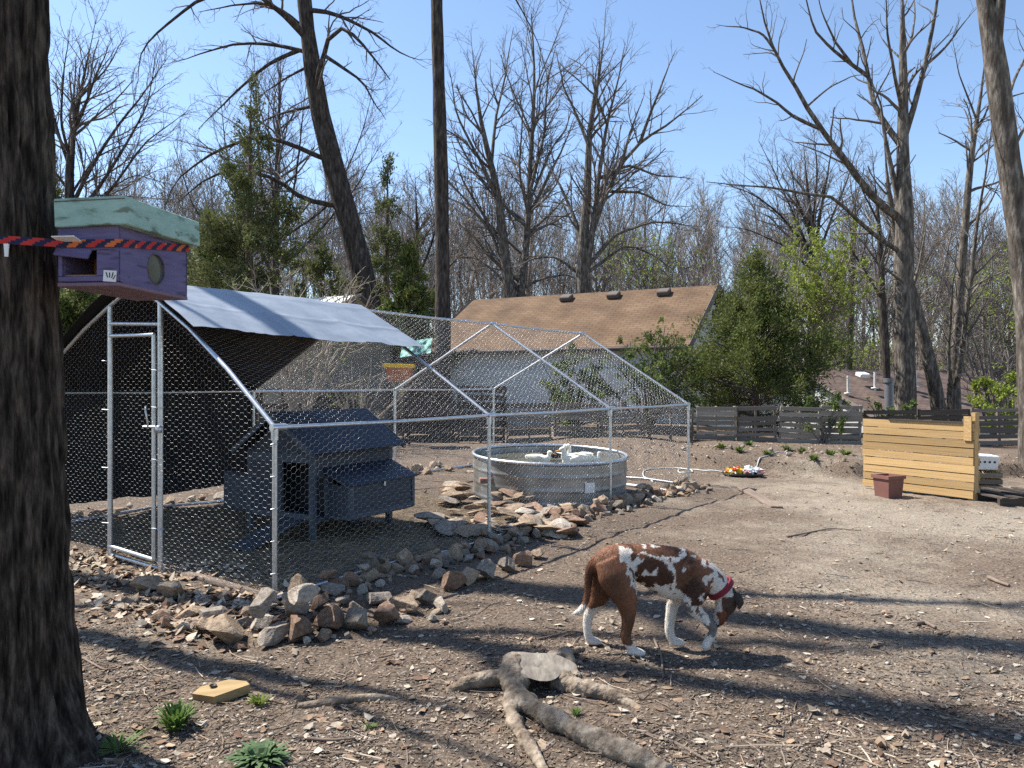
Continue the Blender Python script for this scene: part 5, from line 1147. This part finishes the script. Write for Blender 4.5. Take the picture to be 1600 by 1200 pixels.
# tail hanging, tip swung back
limb([(-.37, .0, .53), (-.405, 0, .48), (-.415, .0, .41), (-.418, 0, .34), (-.43, -.005, .28), (-.46, -.01, .235), (-.50, -.012, .222)], [(.03, .03), (.027, .027), (.022, .022), (.019, .019), (.018, .018), (.02, .02), (.008, .008)], 6)
# folded ears
for sg in (-1, 1):
    limb([(.405, -.02+sg*.04, .345), (.432, -.02+sg*.062, .338), (.444, -.02+sg*.075, .305), (.432, -.02+sg*.078, .275)], [(.02, .012), (.028, .010), (.026, .009), (.010, .005)], 5, 10, (0, 1, 0))
me = remesh(mb, .0062, 5)
V = np.array([v.co for v in me.vertices]); x, y, z = V.T
Xp, Yp = (x+.597)/.00084, (.81-z)/.00084
wv = 62*fbm(x*10, y*10+3, z*10, 5, 501); wy = 62*fbm(x*10+7, y*10, z*10, 5, 502); Xw, Yw = Xp+wv, Yp+wy
def ell(cx_, cy_, rx, ry): return ((Xw-cx_)/rx)**2+((Yw-cy_)/ry)**2 < 1
mot = fbm(x*16+5, y*16, z*16, 4, 521)
brown = ell(330, 400, 165, 270) | (ell(640, 215, 330, 70) & (mot < .42)) | ell(665, 405, 135, 105) | ell(500, 300, 45, 50) | ell(925, 400, 100, 165) | ell(965, 600, 55, 60) | ell(300, 620, 110, 130) | ell(480, 640, 75, 190)
nearhind = (y < -.02) & (Xp < 640) & (Yp > 560); brown |= nearhind & (Yp < 870+wv*.4) & (Xp > 300)
farhind = (y > .03) & (Xp < 420) & (Yp > 450); brown = np.where(farhind, Yp < 690+wv*.3, brown)
tail = (x < -.39) & (np.abs(y) < .04) & (z > .2); brown = np.where(tail, z > .275+.01*vnoise(x*60, y*60, z*60, 8), brown)
head = (x > .30) & (z < .335) & (np.abs(y+.02) < .075)
fore = (z < .3) & (x > -.02) & (x < .32) & (np.abs(y) > .05); brown = np.where(fore, False, brown)
brown = np.where((Xp > 420) & (Xp < 1000) & (Yp < 420) & (mot > .42), False, brown)
spk = (vnoise(x*42, y*42, z*42, 505) > .46); brown = brown | (spk & (x > -.2) & (z > .26) & (x < .36))
C_b = np.array([.145, .062, .032])*(1+.45*fbm(x*7, y*7, z*7, 3, 507))[:, None]; dk = ell(660, 410, 135, 105) | ell(500, 300, 45, 50) | ell(930, 520, 80, 90)
C_b = np.where(dk[:, None], C_b*.45, C_b); C_b = np.where(((Yw < 330) & (Xw > 880))[:, None], C_b*1.5+[.03, .03, .02], C_b)
C_w = np.array([.66, .60, .53])*(1+.08*fbm(x*30, y*30, z*30, 2, 509))[:, None]
merle = fore & (y < 0) & (fbm(x*28, y*28, z*28, 2, 511) > .12) & (z > .10); C_w = np.where(merle[:, None], [.17, .15, .14], C_w)
Cc = np.where(brown[:, None], C_b, C_w)
hb = head & (z < .33) & ((y < .02)); Cc = np.where(head[:, None], np.array([.15, .05, .025])*(1+.3*fbm(x*25, y*25, z*25, 2, 513))[:, None], Cc)
Cc = np.where((head & (x > .372+.02*vnoise(z*20, 0, 0, 3)) & (z > .21))[:, None], [.07, .04, .03], Cc)
Cc = np.where((head & ((x < .345) & (z > .245) | (x < .330+.012*vnoise(z*40, y*40, 0, 6)) & (z > .17)))[:, None], C_w, Cc)
Cc = np.where(((x > .41) & (z > .26))[:, None], [.045, .032, .026], Cc)
Cc = np.where(((z < .172) & head & (x > .312))[:, None], [.06, .025, .02], Cc)
at = me.color_attributes.new('Col', 'FLOAT_COLOR', 'POINT'); at.data.foreach_set('color', np.concatenate([np.clip(Cc, .005, 1), np.ones((len(V), 1))], 1).astype(np.float32).ravel())
for v_ in range(3):    # soften the patch borders a little
    pass
link('body', me, noise_mat('dog_coat', [(.3, (.72, .72, .72)), (.7, (1.15, 1.15, 1.15))], 60, .62, .5, 240, (1, 1, 3), attr=True, dist=.004, spec=.3, rnd=False), dog)
fs_ = np.random.default_rng(5); ntri = len(me.polygons); ct = np.zeros(ntri*3); me.polygons.foreach_get('center', ct); ct = ct.reshape(-1, 3); nr_ = np.zeros(ntri*3); me.polygons.foreach_get('normal', nr_); nr_ = nr_.reshape(-1, 3)
nh = 42000; pk = fs_.integers(0, ntri, nh); vi0 = np.array([p_.vertices[0] for p_ in me.polygons])[pk]
pos = ct[pk]+fs_.normal(0, .002, (nh, 3)); nn_ = nr_[pk]; flow = np.stack([np.full(nh, -.75), nn_[:, 1]*.2, np.full(nh, -.55)], 1)+fs_.normal(0, .28, (nh, 3)); legz = pos[:, 2] < .3; flow[legz] = flow[legz]*[.25, 1, 1.6]
flow -= nn_*(flow*nn_).sum(1, keepdims=True); flow /= np.linalg.norm(flow, axis=1, keepdims=True)+1e-9
hl = (.010*fs_.uniform(.6, 1.4, nh)*np.where(pos[:, 2] < .12, .5, 1)*np.where((pos[:, 0] < -.38) & (pos[:, 2] > .2), 1.6, 1))[:, None]; sd_ = np.cross(flow, nn_)
V = np.stack([pos-sd_*.0014-nn_*.001, pos+sd_*.0014-nn_*.001, pos+flow*hl+nn_*hl*.16], 1).reshape(-1, 3); cH = np.clip(Cc[vi0]*fs_.uniform(.86, 1.16, (nh, 1)), .004, .9)
fm = MB(); fm.add(V, np.arange(nh*3).reshape(-1, 3), 0, np.repeat(cH, 3, 0)); stuff(fm.obj('fur', M['litter'], dog, False))
mb = MB(); cN = np.array([.352, -.014, .368]); ax_ = np.array([.05, -.005, -.06]); ax_ /= np.linalg.norm(ax_); e1 = np.array([0, 1., 0]); e2 = np.cross(ax_, e1)
ring = [cN+e1*.073*math.cos(q)+e2*.079*math.sin(q) for q in np.linspace(0, 2*np.pi, 41)]
for k_ in (-1, 0, 1): mb.tube(np.array(ring)+ax_*k_*.010, .0085, 6, False)
mb.obj('collar', M['collar'], dog)
mb = MB(); V, f = lathe([(.0005, -.007), (.008, 0), (.0005, .007)], 12); mb.add(V+np.array([.372, -.083, .262]), f); mb.obj('eye', M['black'], dog)
mb = MB(); V, f = lathe([(.0005, -.012), (.014, -.004), (.013, .006), (.0005, .010)], 12); mb.add(V+np.array([.328, -.036, .158]), f); mb.obj('nose', M['black'], dog)

# ------------------------------------------------------------------ right side: pallet compost bin, pot, tubs, bags, hose, plank
pa, pc = np.array([5.24, 11.45]), np.array([6.03, 10.02]); U = (pc-pa)/np.linalg.norm(pc-pa); Lp = float(np.linalg.norm(pc-pa)); zb = float(terr(*pc))
binr = thing('pallet_screen', 'honey coloured slatted pallet wood screen standing at right', 'screen', (pa[0], pa[1], zb), math.atan2(U[1], U[0]))
nr = 9
for k in range(nr):
    hh = 1.0/nr; z = .01+hh*(k+.5)
    board('board', (Lp/2+random.uniform(-.01, .01), random.uniform(-.004, .004), z), (Lp, .022, hh*random.uniform(.86, .95)), binr, M['new_wood'], (0, random.uniform(-.008, .008), 0))
for x in (.05, Lp/2, Lp-.05): board('post', (x, .065, .50), (.09, .09, 1.0), binr, M['new_wood'])
board('tall_post', (Lp-.07, -.022, .94), (.10, .02, .32), binr, M['new_wood']); board('tall_post', (Lp-.02, .06, 1.05), (.05, .09, .2), binr, M['new_wood'])
board('top_rail', (Lp*.62, .02, 1.012), (Lp*.72, .10, .02), binr, M['dark_wood'])
for k in range(5): board('back_board', (Lp/2, .122, .10+k*.2), (Lp, .02, .10), binr, M['new_wood'])
q = G(1388, 777); pot = thing('plant_pot', 'square reddish brown plant pot standing in front of the pallet screen', 'pot', tuple(q), .35)
mb = MB(); mb.box((0, 0, .14), (.235, .235, .28), None, 0, .16); mb.obj('body', M['pot'], pot, False)
mb = MB()
for (c, s_) in (((0, -.137, .285), (.31, .03, .045)), ((0, .137, .285), (.31, .03, .045)), ((-.14, 0, .285), (.03, .245, .045)), ((.14, 0, .285), (.03, .245, .045))): mb.box(c, s_)
mb.obj('rim', M['pot'], pot, False)
q = G(1536, 765); cr = thing('crate', 'straw filled wooden crate right of the pallet screen', 'crate', tuple(q), -.2)
for k in range(3):
    for (c, s_) in (((0, -.2, .05+k*.09), (.36, .018, .07)), ((0, .2, .05+k*.09), (.36, .018, .07)), ((-.18, 0, .05+k*.09), (.018, .38, .07)), ((.18, 0, .05+k*.09), (.018, .38, .07))): board('slat', c, s_, cr, M['old_wood'])
mb = MB(); n_ = 1400; rq = np.random.default_rng(4); C = rq.uniform(-1, 1, (n_, 3))*[.17, .19, .14]+[0, 0, .16]; V, f = leaf_quads(C, rq.normal(0, 1, (n_, 3))*[1, 1, .4], .10, .012, rq); mb.add(V, f); stuff(mb.obj('straw', M['straw'], cr, False))
tb_ = thing('plastic_tub', 'white plastic tub with lid sitting on the straw crate', 'tub', tuple(q+[0, 0, .31]), -.2)
mb = MB(); mb.box((0, 0, .085), (.27, .30, .17), None, 0, .12); mb.obj('body', M['white_plastic'], tb_, False); bevel_box('lid', (.33, .36, .04), M['white'], tb_, (0, 0, .185), (0, .05, 0), .012, 2)
for k in range(4): bevel_box('vent_hole', (.03, .008, .03), M['black'], tb_, (-.10+k*.065, -.163, .11), (0, 0, 0), .003)
q = G(1590, 786); pl = thing('pallet', 'old wooden pallet lying flat at the right edge', 'pallet', tuple(q+[.1, .15, 0]), .1)
for k in range(6): board('board', (-.55+k*.22, 0, .115), (.10, .95, .018), pl, M['dark_wood'])
for y_ in (-.42, 0, .42): board('stringer', (0, y_, .055), (1.2, .045, .10), pl, M['dark_wood'])
q = G(1161, 744); tray = MB(); V, f = lathe([(.001, .01), (.26, .012), (.29, .05), (.30, .052), (.272, .004), (.001, .002)], 32); tray.add(V*[1.15, .7, 1], f); tag(tray.obj('tray', M['black'], None, True, tuple(q)), 'shallow black tray holding bags on the ground', 'tray')
def bag(label, px, py, size, mats, seed, dz=.02):
    r = np.random.default_rng(seed); q = G(px, py); bm = bmesh.new(); bmesh.ops.create_icosphere(bm, subdivisions=4, radius=1)
    V = np.array([v.co for v in bm.verts]); V = V*(1+.62*np.abs(fbm(V[:, 0]*2.4, V[:, 1]*2.4, V[:, 2]*2.4, 4, seed))[:, None]-.3+.20*vnoise(V[:, 0]*7, V[:, 1]*7, V[:, 2]*7, seed)[:, None])
    V = V*np.array(size); V[:, 2] = np.maximum(V[:, 2], -size[2]*.5)+size[2]*.5
    for v, p in zip(bm.verts, V): v.co = p
    fn = [vnoise(*(np.array(f_.calc_center_median())*[1/size[0]*1.6, 1/size[1]*1.6, 1/size[2]*1.6]), seed+5) for f_ in bm.faces]
    for f_, s_ in zip(bm.faces, fn): f_.material_index = min(len(mats)-1, int((float(s_)+.62)/1.24*len(mats))) if s_ > -.62 else 0
    me = bpy.data.meshes.new('bag'); bm.to_mesh(me); bm.free()
    return tag(link('crumpled_bag', me, mats, None, tuple(q+[0, 0, dz])), label, 'bag')
bag('crumpled yellow and red bag in the black tray', 1147, 742, (.14, .10, .075), [M['yellow'], M['white'], M['yellow'], M['red'], M['yellow']], 31)
bag('crumpled white and pink bag at right of the tray', 1176, 743, (.19, .11, .09), [M['white'], M['white'], M['pvc'], M['white'], M['pink']], 32)
hs = [(1021, 754), (1012, 749), (1004, 742), (1006, 736), (1022, 733), (1052, 732), (1078, 734), (1086, 738), (1070, 741), (1056, 737), (1066, 733), (1095, 736), (1125, 738), (1155, 741), (1190, 735), (1215, 730), (1232, 724)]
pts = np.array([G(a, b_)+[0, 0, .02] for a, b_ in hs]); o0 = pts[0].copy(); p = dense(pts-o0, np.full((len(pts), 1), .012), 10); mb = MB()
for _ in range(25): p[1:-1] = .25*p[:-2]+.5*p[1:-1]+.25*p[2:]
p[:, 2] = terr(p[:, 0]+o0[0], p[:, 1]+o0[1])+.012-o0[2]; mb.tube(p[:, :3], .012, 8); tag(mb.obj('garden_hose', M['hose'], None, True, tuple(o0)), 'pale grey garden hose looping over the dirt past the run', 'hose')
pts = np.array([G(978, 760)+[0, 0, .03], G(1015, 766)+[0, 0, .035], G(1052, 772)+[0, 0, .03]]); mb = MB(); mb.tube(pts-pts[0], .022, 10); tag(mb.obj('plastic_pipe', M['pvc'], None, True, tuple(pts[0])), 'straight white plastic pipe lying right of the tank', 'pipe')
A, B = G(1160, 766), G(1214, 794); c = (A+B)/2; tag(bevel_box('plank', (float(np.linalg.norm(B-A)), .15, .035), M['plank'], None, tuple(c+[0, 0, .02]), (0, 0, math.atan2(B[1]-A[1], B[0]-A[0])), .005), 'loose brown plank lying on the open dirt', 'plank')
# plywood offcut in the foreground
q = G(345, 1088); pw = thing('wood_block', 'yellow plywood offcut lying in the left foreground', 'board', tuple(q), .25)
pts = np.array([(-.13, -.01), (-.02, -.085), (.14, .0), (.12, .045), (.03, .10), (-.10, .06)]); n = len(pts); mb = MB(); V = np.vstack([np.c_[pts, np.full(n, .0)], np.c_[pts, np.full(n, .045)]]); mb.add(V, np.stack([np.arange(n), (np.arange(n)+1) % n, (np.arange(n)+1) % n+n, np.arange(n)+n], 1)); mb.add(np.vstack([V[n:], [[0, 0, .045]]]), np.stack([np.arange(n), (np.arange(n)+1) % n, np.full(n, n)], 1)); o = mb.obj('panel', M['ply'], pw, False); o.rotation_euler = (.05, -.06, 0); o.location.z = -.005
mb = MB(); V, f = lathe([(.001, .0), (.018, 0), (.018, .004)], 14); mb.add(V+np.array([-.04, .03, .046]), f); mb.obj('knot_hole', M['black'], pw)
# yellow lidded tub hung on the fence, teal tarp behind
q = P3(624, 596, 16.6); tb2 = thing('storage_tub', 'orange storage tub with yellow lid standing on the fence', 'tub', tuple(q), .1)
mb = MB(); mb.box((0, 0, .14), (.50, .34, .30), None, 0, .12); mb.obj('body', M['orange'], tb2, False); bevel_box('lid', (.68, .46, .09), M['yellow'], tb2, (0, 0, .335), (0, .03, 0), .02, 2)
for (x_) in (-.2, .2): board('support', (x_, .02, -.72), (.07, .07, 1.42), tb2, M['dark_wood'])
mb = MB(); gu, gv = np.meshgrid(np.linspace(-1, 1, 26), np.linspace(0, 1, 16)); q = P3(652, 556, 20.2); Xs = gu*.40; Zs = .42*gv+.06*gu; Ys = -.5*(1-gv)+.10*fbm(gu*3, gv*3, 0, 3, 700)+.25*np.sin(gu*4)*.2; i, j = np.meshgrid(np.arange(25), np.arange(15)); qq = (j*26+i).ravel()
V = np.stack([Xs, Ys, Zs], -1).reshape(-1, 3); f = np.stack([qq, qq+1, qq+27, qq+26], 1); mb.add(V, f); mb.add(V+[0, .006, -.003], f[:, ::-1]); tag(mb.obj('teal_tarp', M['teal_tarp'], None, True, tuple(q)), 'teal tarp draped behind fence left of the straight trunk', 'tarp')
q = P3(652, 556, 20.4); fr_ = thing('wood_stack', 'dark stack of boards under the teal tarp', 'lumber', (q[0], q[1]+.1, float(terr(q[0], q[1]))))
for k in range(9): board('board', (0, 0, .1+k*.24), (1.0, .5, .20), fr_, M['dark_wood'], (0, 0, random.uniform(-.1, .1)))

# ------------------------------------------------------------------ grass tufts and small plants
def tuft(label, px, py, rad, h_, n, mat, seed, name='grass_tuft', wid=.008, flat=.5):
    r = np.random.default_rng(seed); q = G(px, py); az = r.random(n)*6.283; ln = r.uniform(.5, 1.1, n); rr3 = r.uniform(.3, 1.05, n); er = 1.5-rr3*.7
    b0 = np.stack([np.cos(az), np.sin(az), 0*az], 1)*(rad*.3*r.random(n))[:, None]
    dirv = np.stack([np.cos(az), np.sin(az), 0*az], 1); N_ = 5; Ps = []
    for s_ in range(N_): u = s_/(N_-1); Ps.append(b0+dirv*(rad*ln*rr3*u)[:, None]+np.array([0, 0, 1.])*(h_*ln*er*(1.6*u-flat*1.6*u*u))[:, None])
    S = np.cross(dirv, [0, 0, 1.]); mb = MB(); V = []
    for s_, w_ in enumerate((.5, 1, 1, .7, .08)): V += [Ps[s_]-S*wid*w_, Ps[s_]+S*wid*w_]
    V = np.stack(V, 1); base = (np.arange(n)*10)[:, None]
    f = np.concatenate([base+np.array([2*s_, 2*s_+1, 2*s_+3, 2*s_+2]) for s_ in range(4)]); mb.add(V.reshape(-1, 3), f)
    return tag(mb.obj(name, mat, None, False, tuple(q)), label, 'grass')
tuft('bright green grass tuft in front of the plywood offcut', 276, 1138, .13, .11, 110, M['grass'], 1, wid=.007)
tuft('low rounded green weed clump at the bottom edge', 408, 1192, .13, .07, 170, M['grass_dull'], 2, 'weed_clump', .012, .62)
tuft('small dry grass tuft right of the plywood offcut', 404, 1102, .07, .05, 60, M['leaf_lime'], 3, wid=.004)
tuft('thin grass at the foot of the big trunk', 185, 1172, .13, .05, 70, M['grass'], 4, wid=.004)
tuft('tiny grass tuft under the stump root', 900, 1118, .04, .035, 40, M['grass'], 5, wid=.003)
tuft('tiny grass sprig on bare soil below the pale root', 578, 1138, .04, .025, 30, M['grass'], 6, wid=.003)
rg = random.Random(12)
ORD = ['first', 'second', 'third', 'fourth', 'fifth', 'sixth', 'seventh', 'eighth', 'ninth']
for k in range(9): tuft(ORD[k]+' small weed from the left on the raised dirt bank', 1120+k*25+rg.uniform(0, 15), rg.uniform(704, 738), .17, .11, 46, M['leaf_green'], 20+k, 'weed', .014)['group'] = 'weeds on the dirt bank'

# ------------------------------------------------------------------ litter: chips, leaves, twigs, pebbles
lr = np.random.default_rng(77)
PAL = np.array([[.22, .172, .128], [.165, .125, .094], [.12, .09, .07], [.28, .228, .172], [.09, .068, .054], [.22, .16, .11], [.36, .305, .245], [.155, .122, .10], [.19, .148, .115]])
def spread_pts(n, ylo=2.9, yhi=14.0, pw=1.7):
    u = lr.random(n); y = (ylo**(1-pw)+u*(yhi**(1-pw)-ylo**(1-pw)))**(1/(1-pw)); x = lr.uniform(-.72, .74, n)*y
    # clumpy: more litter on the left and in drifts, less on the scuffed bare soil at right
    dn = .55+.45*vnoise(x*.9, y*.9, 0, 3)+.35*fbm(x*3, y*3, 0, 2, 4)-.30*sstep(.8, 4.0, x)
    k = lr.random(n) < np.clip(dn, .22, 1); return x[k], y[k]
def chips(name, label, cat_, n, lo, hi, asp, pts=None, lift=.25, curl=.25, pal=PAL):
    x, y = spread_pts(n) if pts is None else pts; n = len(x); L_ = lr.uniform(lo, hi, n)**1.0; W_ = L_*lr.uniform(*asp, n); az = lr.random(n)*6.283
    t1 = np.stack([np.cos(az), np.sin(az), lr.normal(0, lift, n)], 1); t2 = np.stack([-np.sin(az), np.cos(az), lr.normal(0, lift, n)], 1)
    C = np.stack([x, y, terr(x, y)+L_*.10+.002], 1); cu = (L_*lr.normal(0, curl, n))[:, None]*np.array([0, 0, 1.])
    a, b_ = t1*L_[:, None]*.5, t2*W_[:, None]*.5
    V = (np.stack([C-a*1.1+cu, C-a*.3-b_, C+a*.45-b_*.9+cu*.4, C+a*1.15+cu, C+a*.3+b_+cu*.4, C-a*.45+b_*.9], 1) if lo > .02 else np.stack([C-a-b_*.6+cu, C-b_, C+a-b_*.5+cu, C+a*1.05+b_*.4+cu, C+b_, C-a+b_*.6+cu], 1)).reshape(-1, 3)
    base = (np.arange(n)*6)[:, None]; f = np.concatenate([base+np.array([0, 1, 4, 5]), base+np.array([1, 2, 3, 4])])
    c_ = pal[lr.integers(0, len(pal), n)]*lr.uniform(.7, 1.25, (n, 1)); mb = MB(); mb.add(V, f, 0, np.repeat(c_, 6, 0))
    return stuff(tag(mb.obj(name, M['litter'], None, False), label, cat_))
chips('wood_chips', 'brown wood chips and bark bits strewn over the yard', 'wood chips', 150000, .006, .024, (.18, .6), None, .14, .18)
LP_ = np.array([[.31, .235, .165], [.24, .17, .115], [.38, .31, .235], [.19, .12, .082], [.43, .37, .29], [.27, .19, .13]])
x, y = spread_pts(4200); xb = lr.uniform(.6, 9, 2600); yb = lr.uniform(12.6, 17.2, 2600); x = np.r_[x, xb]; y = np.r_[y, yb]
chips('leaf_litter', 'dry brown leaves scattered over the yard', 'leaves', 0, .025, .06, (.5, .8), (x, y), .14, .22, LP_)
n = 1900; q1 = G(150, 900); a = lr.random(n)*6.28; rr2 = np.sqrt(lr.random(n)); u = lr.random(n)
cx0 = np.array([G(125, 880)[:2], G(180, 905)[:2], G(240, 940)[:2], G(320, 970)[:2], G(300, 895)[:2], G(380, 945)[:2]])[lr.integers(0, 6, n)]
x, y = cx0[:, 0]+lr.normal(0, .22, n), cx0[:, 1]+lr.normal(0, .20, n)
chips('leaf_drift', 'drift of pale dry leaves by the run door', 'leaves', 0, .04, .09, (.5, .8), (x, y), .22, .3, LP_*1.1)
n = 5200; x, y = spread_pts(n); n = len(x); az = lr.random(n)*6.28; L_ = lr.gamma(2, .035, n)+.03
P = np.zeros((n, 3, 3)); P[:, 0] = np.stack([x, y, terr(x, y)+.006], 1); D = np.stack([np.cos(az), np.sin(az), lr.normal(0, .06, n)], 1)
for s_ in (1, 2): D = D+lr.normal(0, .18, (n, 3))*[1, 1, .2]; P[:, s_] = P[:, s_-1]+D*L_[:, None]*.5; P[:, s_, 2] = np.maximum(P[:, s_, 2], terr(P[:, s_, 0], P[:, s_, 1])+.003)
V, f = tubes(P, np.broadcast_to(lr.uniform(.0012, .0038, n)[:, None], (n, 3)), 3); c_ = PAL[lr.integers(0, len(PAL), n)]*1.1; mb = MB(); mb.add(V, f, 0, np.repeat(c_, 9, 0)); stuff(tag(mb.obj('twigs', M['litter'], None, False), 'thin dry twigs strewn over the yard', 'twigs'))
# straw inside the run
n = 7000; a_ = lr.uniform(.15, WID-.2, n); s2 = lr.uniform(.01, .55, n); q = P0+DL*LEN*s2[:, None]+DP*a_[:, None]; x, y = q.T; az = lr.random(n)*6.28
P = np.zeros((n, 2, 3)); L_ = lr.uniform(.05, .16, n); P[:, 0] = np.stack([x, y, terr(x, y)+.006], 1); P[:, 1] = P[:, 0]+np.stack([np.cos(az), np.sin(az), lr.uniform(-.02, .12, n)], 1)*L_[:, None]
V, f = tubes(P, np.full((n, 2), .0013), 3); c_ = np.array([.34, .27, .16])*lr.uniform(.6, 1.2, (n, 1)); mb = MB(); mb.add(V, f, 0, np.repeat(c_, 6, 0)); stuff(tag(mb.obj('straw', M['litter'], None, False), 'dry straw strewn on the floor of wire run', 'straw'))
# pebbles
n = 7000; x, y = spread_pts(n); n = len(x); s_ = np.clip(lr.gamma(2.0, .003, n)+.003, 0, .015)
bm = bmesh.new(); bmesh.ops.create_icosphere(bm, subdivisions=1, radius=1); I12 = np.array([v.co for v in bm.verts]); F20 = np.array([[v.index for v in f_.verts] for f_ in bm.faces]); bm.free(); nvi = len(I12)
V = I12[None]*[1.15, .9, .6]*(s_[:, None, None]*lr.uniform(.7, 1.2, (n, nvi, 1))); az = lr.random(n)*6.28; c2, s3 = np.cos(az)[:, None], np.sin(az)[:, None]; V = np.stack([V[..., 0]*c2-V[..., 1]*s3, V[..., 0]*s3+V[..., 1]*c2, V[..., 2]], -1)
V += np.stack([x, y, terr(x, y)+s_*.2], 1)[:, None]; c_ = np.array([[.34, .28, .22], [.25, .19, .15], [.44, .38, .31], [.20, .15, .12]])[lr.integers(0, 4, n)]
mb = MB(); mb.add(V.reshape(-1, 3), (np.arange(n)*nvi)[:, None, None].repeat(len(F20), 1).reshape(-1, 1)+np.tile(F20, (n, 1)), 0, np.repeat(c_, nvi, 0)); stuff(tag(mb.obj('gravel', M['litter'], None, True), 'small pebbles scattered over the yard', 'gravel'))
# a few single sticks one can pick out
for k, (pts, w_, lb) in enumerate((([(1022, 1000), (1034, 1030), (1036, 1060)], .008, 'dark forked stick below the dog'), ([(840, 1000), (905, 985), (960, 1012)], .006, 'thin pale stick by the dog hind feet'), ([(1230, 840), (1300, 826), (1345, 830)], .010, 'grey stick on the open dirt right of dog'), ([(1545, 905), (1560, 912), (1577, 918)], .018, 'short dark bark piece near the right edge'),
                           ([(1430, 978), (1445, 975), (1462, 984)], .016, 'dark clod of bark on the pale dirt'), ([(480, 1157), (520, 1160), (555, 1156)], .009, 'short stick right of the weed clump'), ([(130, 1030), (165, 1050), (185, 1046)], .007, 'pale stick beside the big trunk'), ([(1010, 1150), (1060, 1165), (1110, 1195)], .009, 'thin root like stick right of the stump root'))):
    p3_ = np.array([G(a, b_)+[0, 0, w_*.9] for a, b_ in pts]); p = dense(p3_-p3_[0], np.full((3, 1), w_), 5); mb = MB(); mb.tube(p[:, :3], p[:, 3]*np.linspace(1, .6, len(p)), 7); tag(mb.obj('stick', M['plank'], None, True, tuple(p3_[0])), lb, 'stick', 'sticks on the ground')
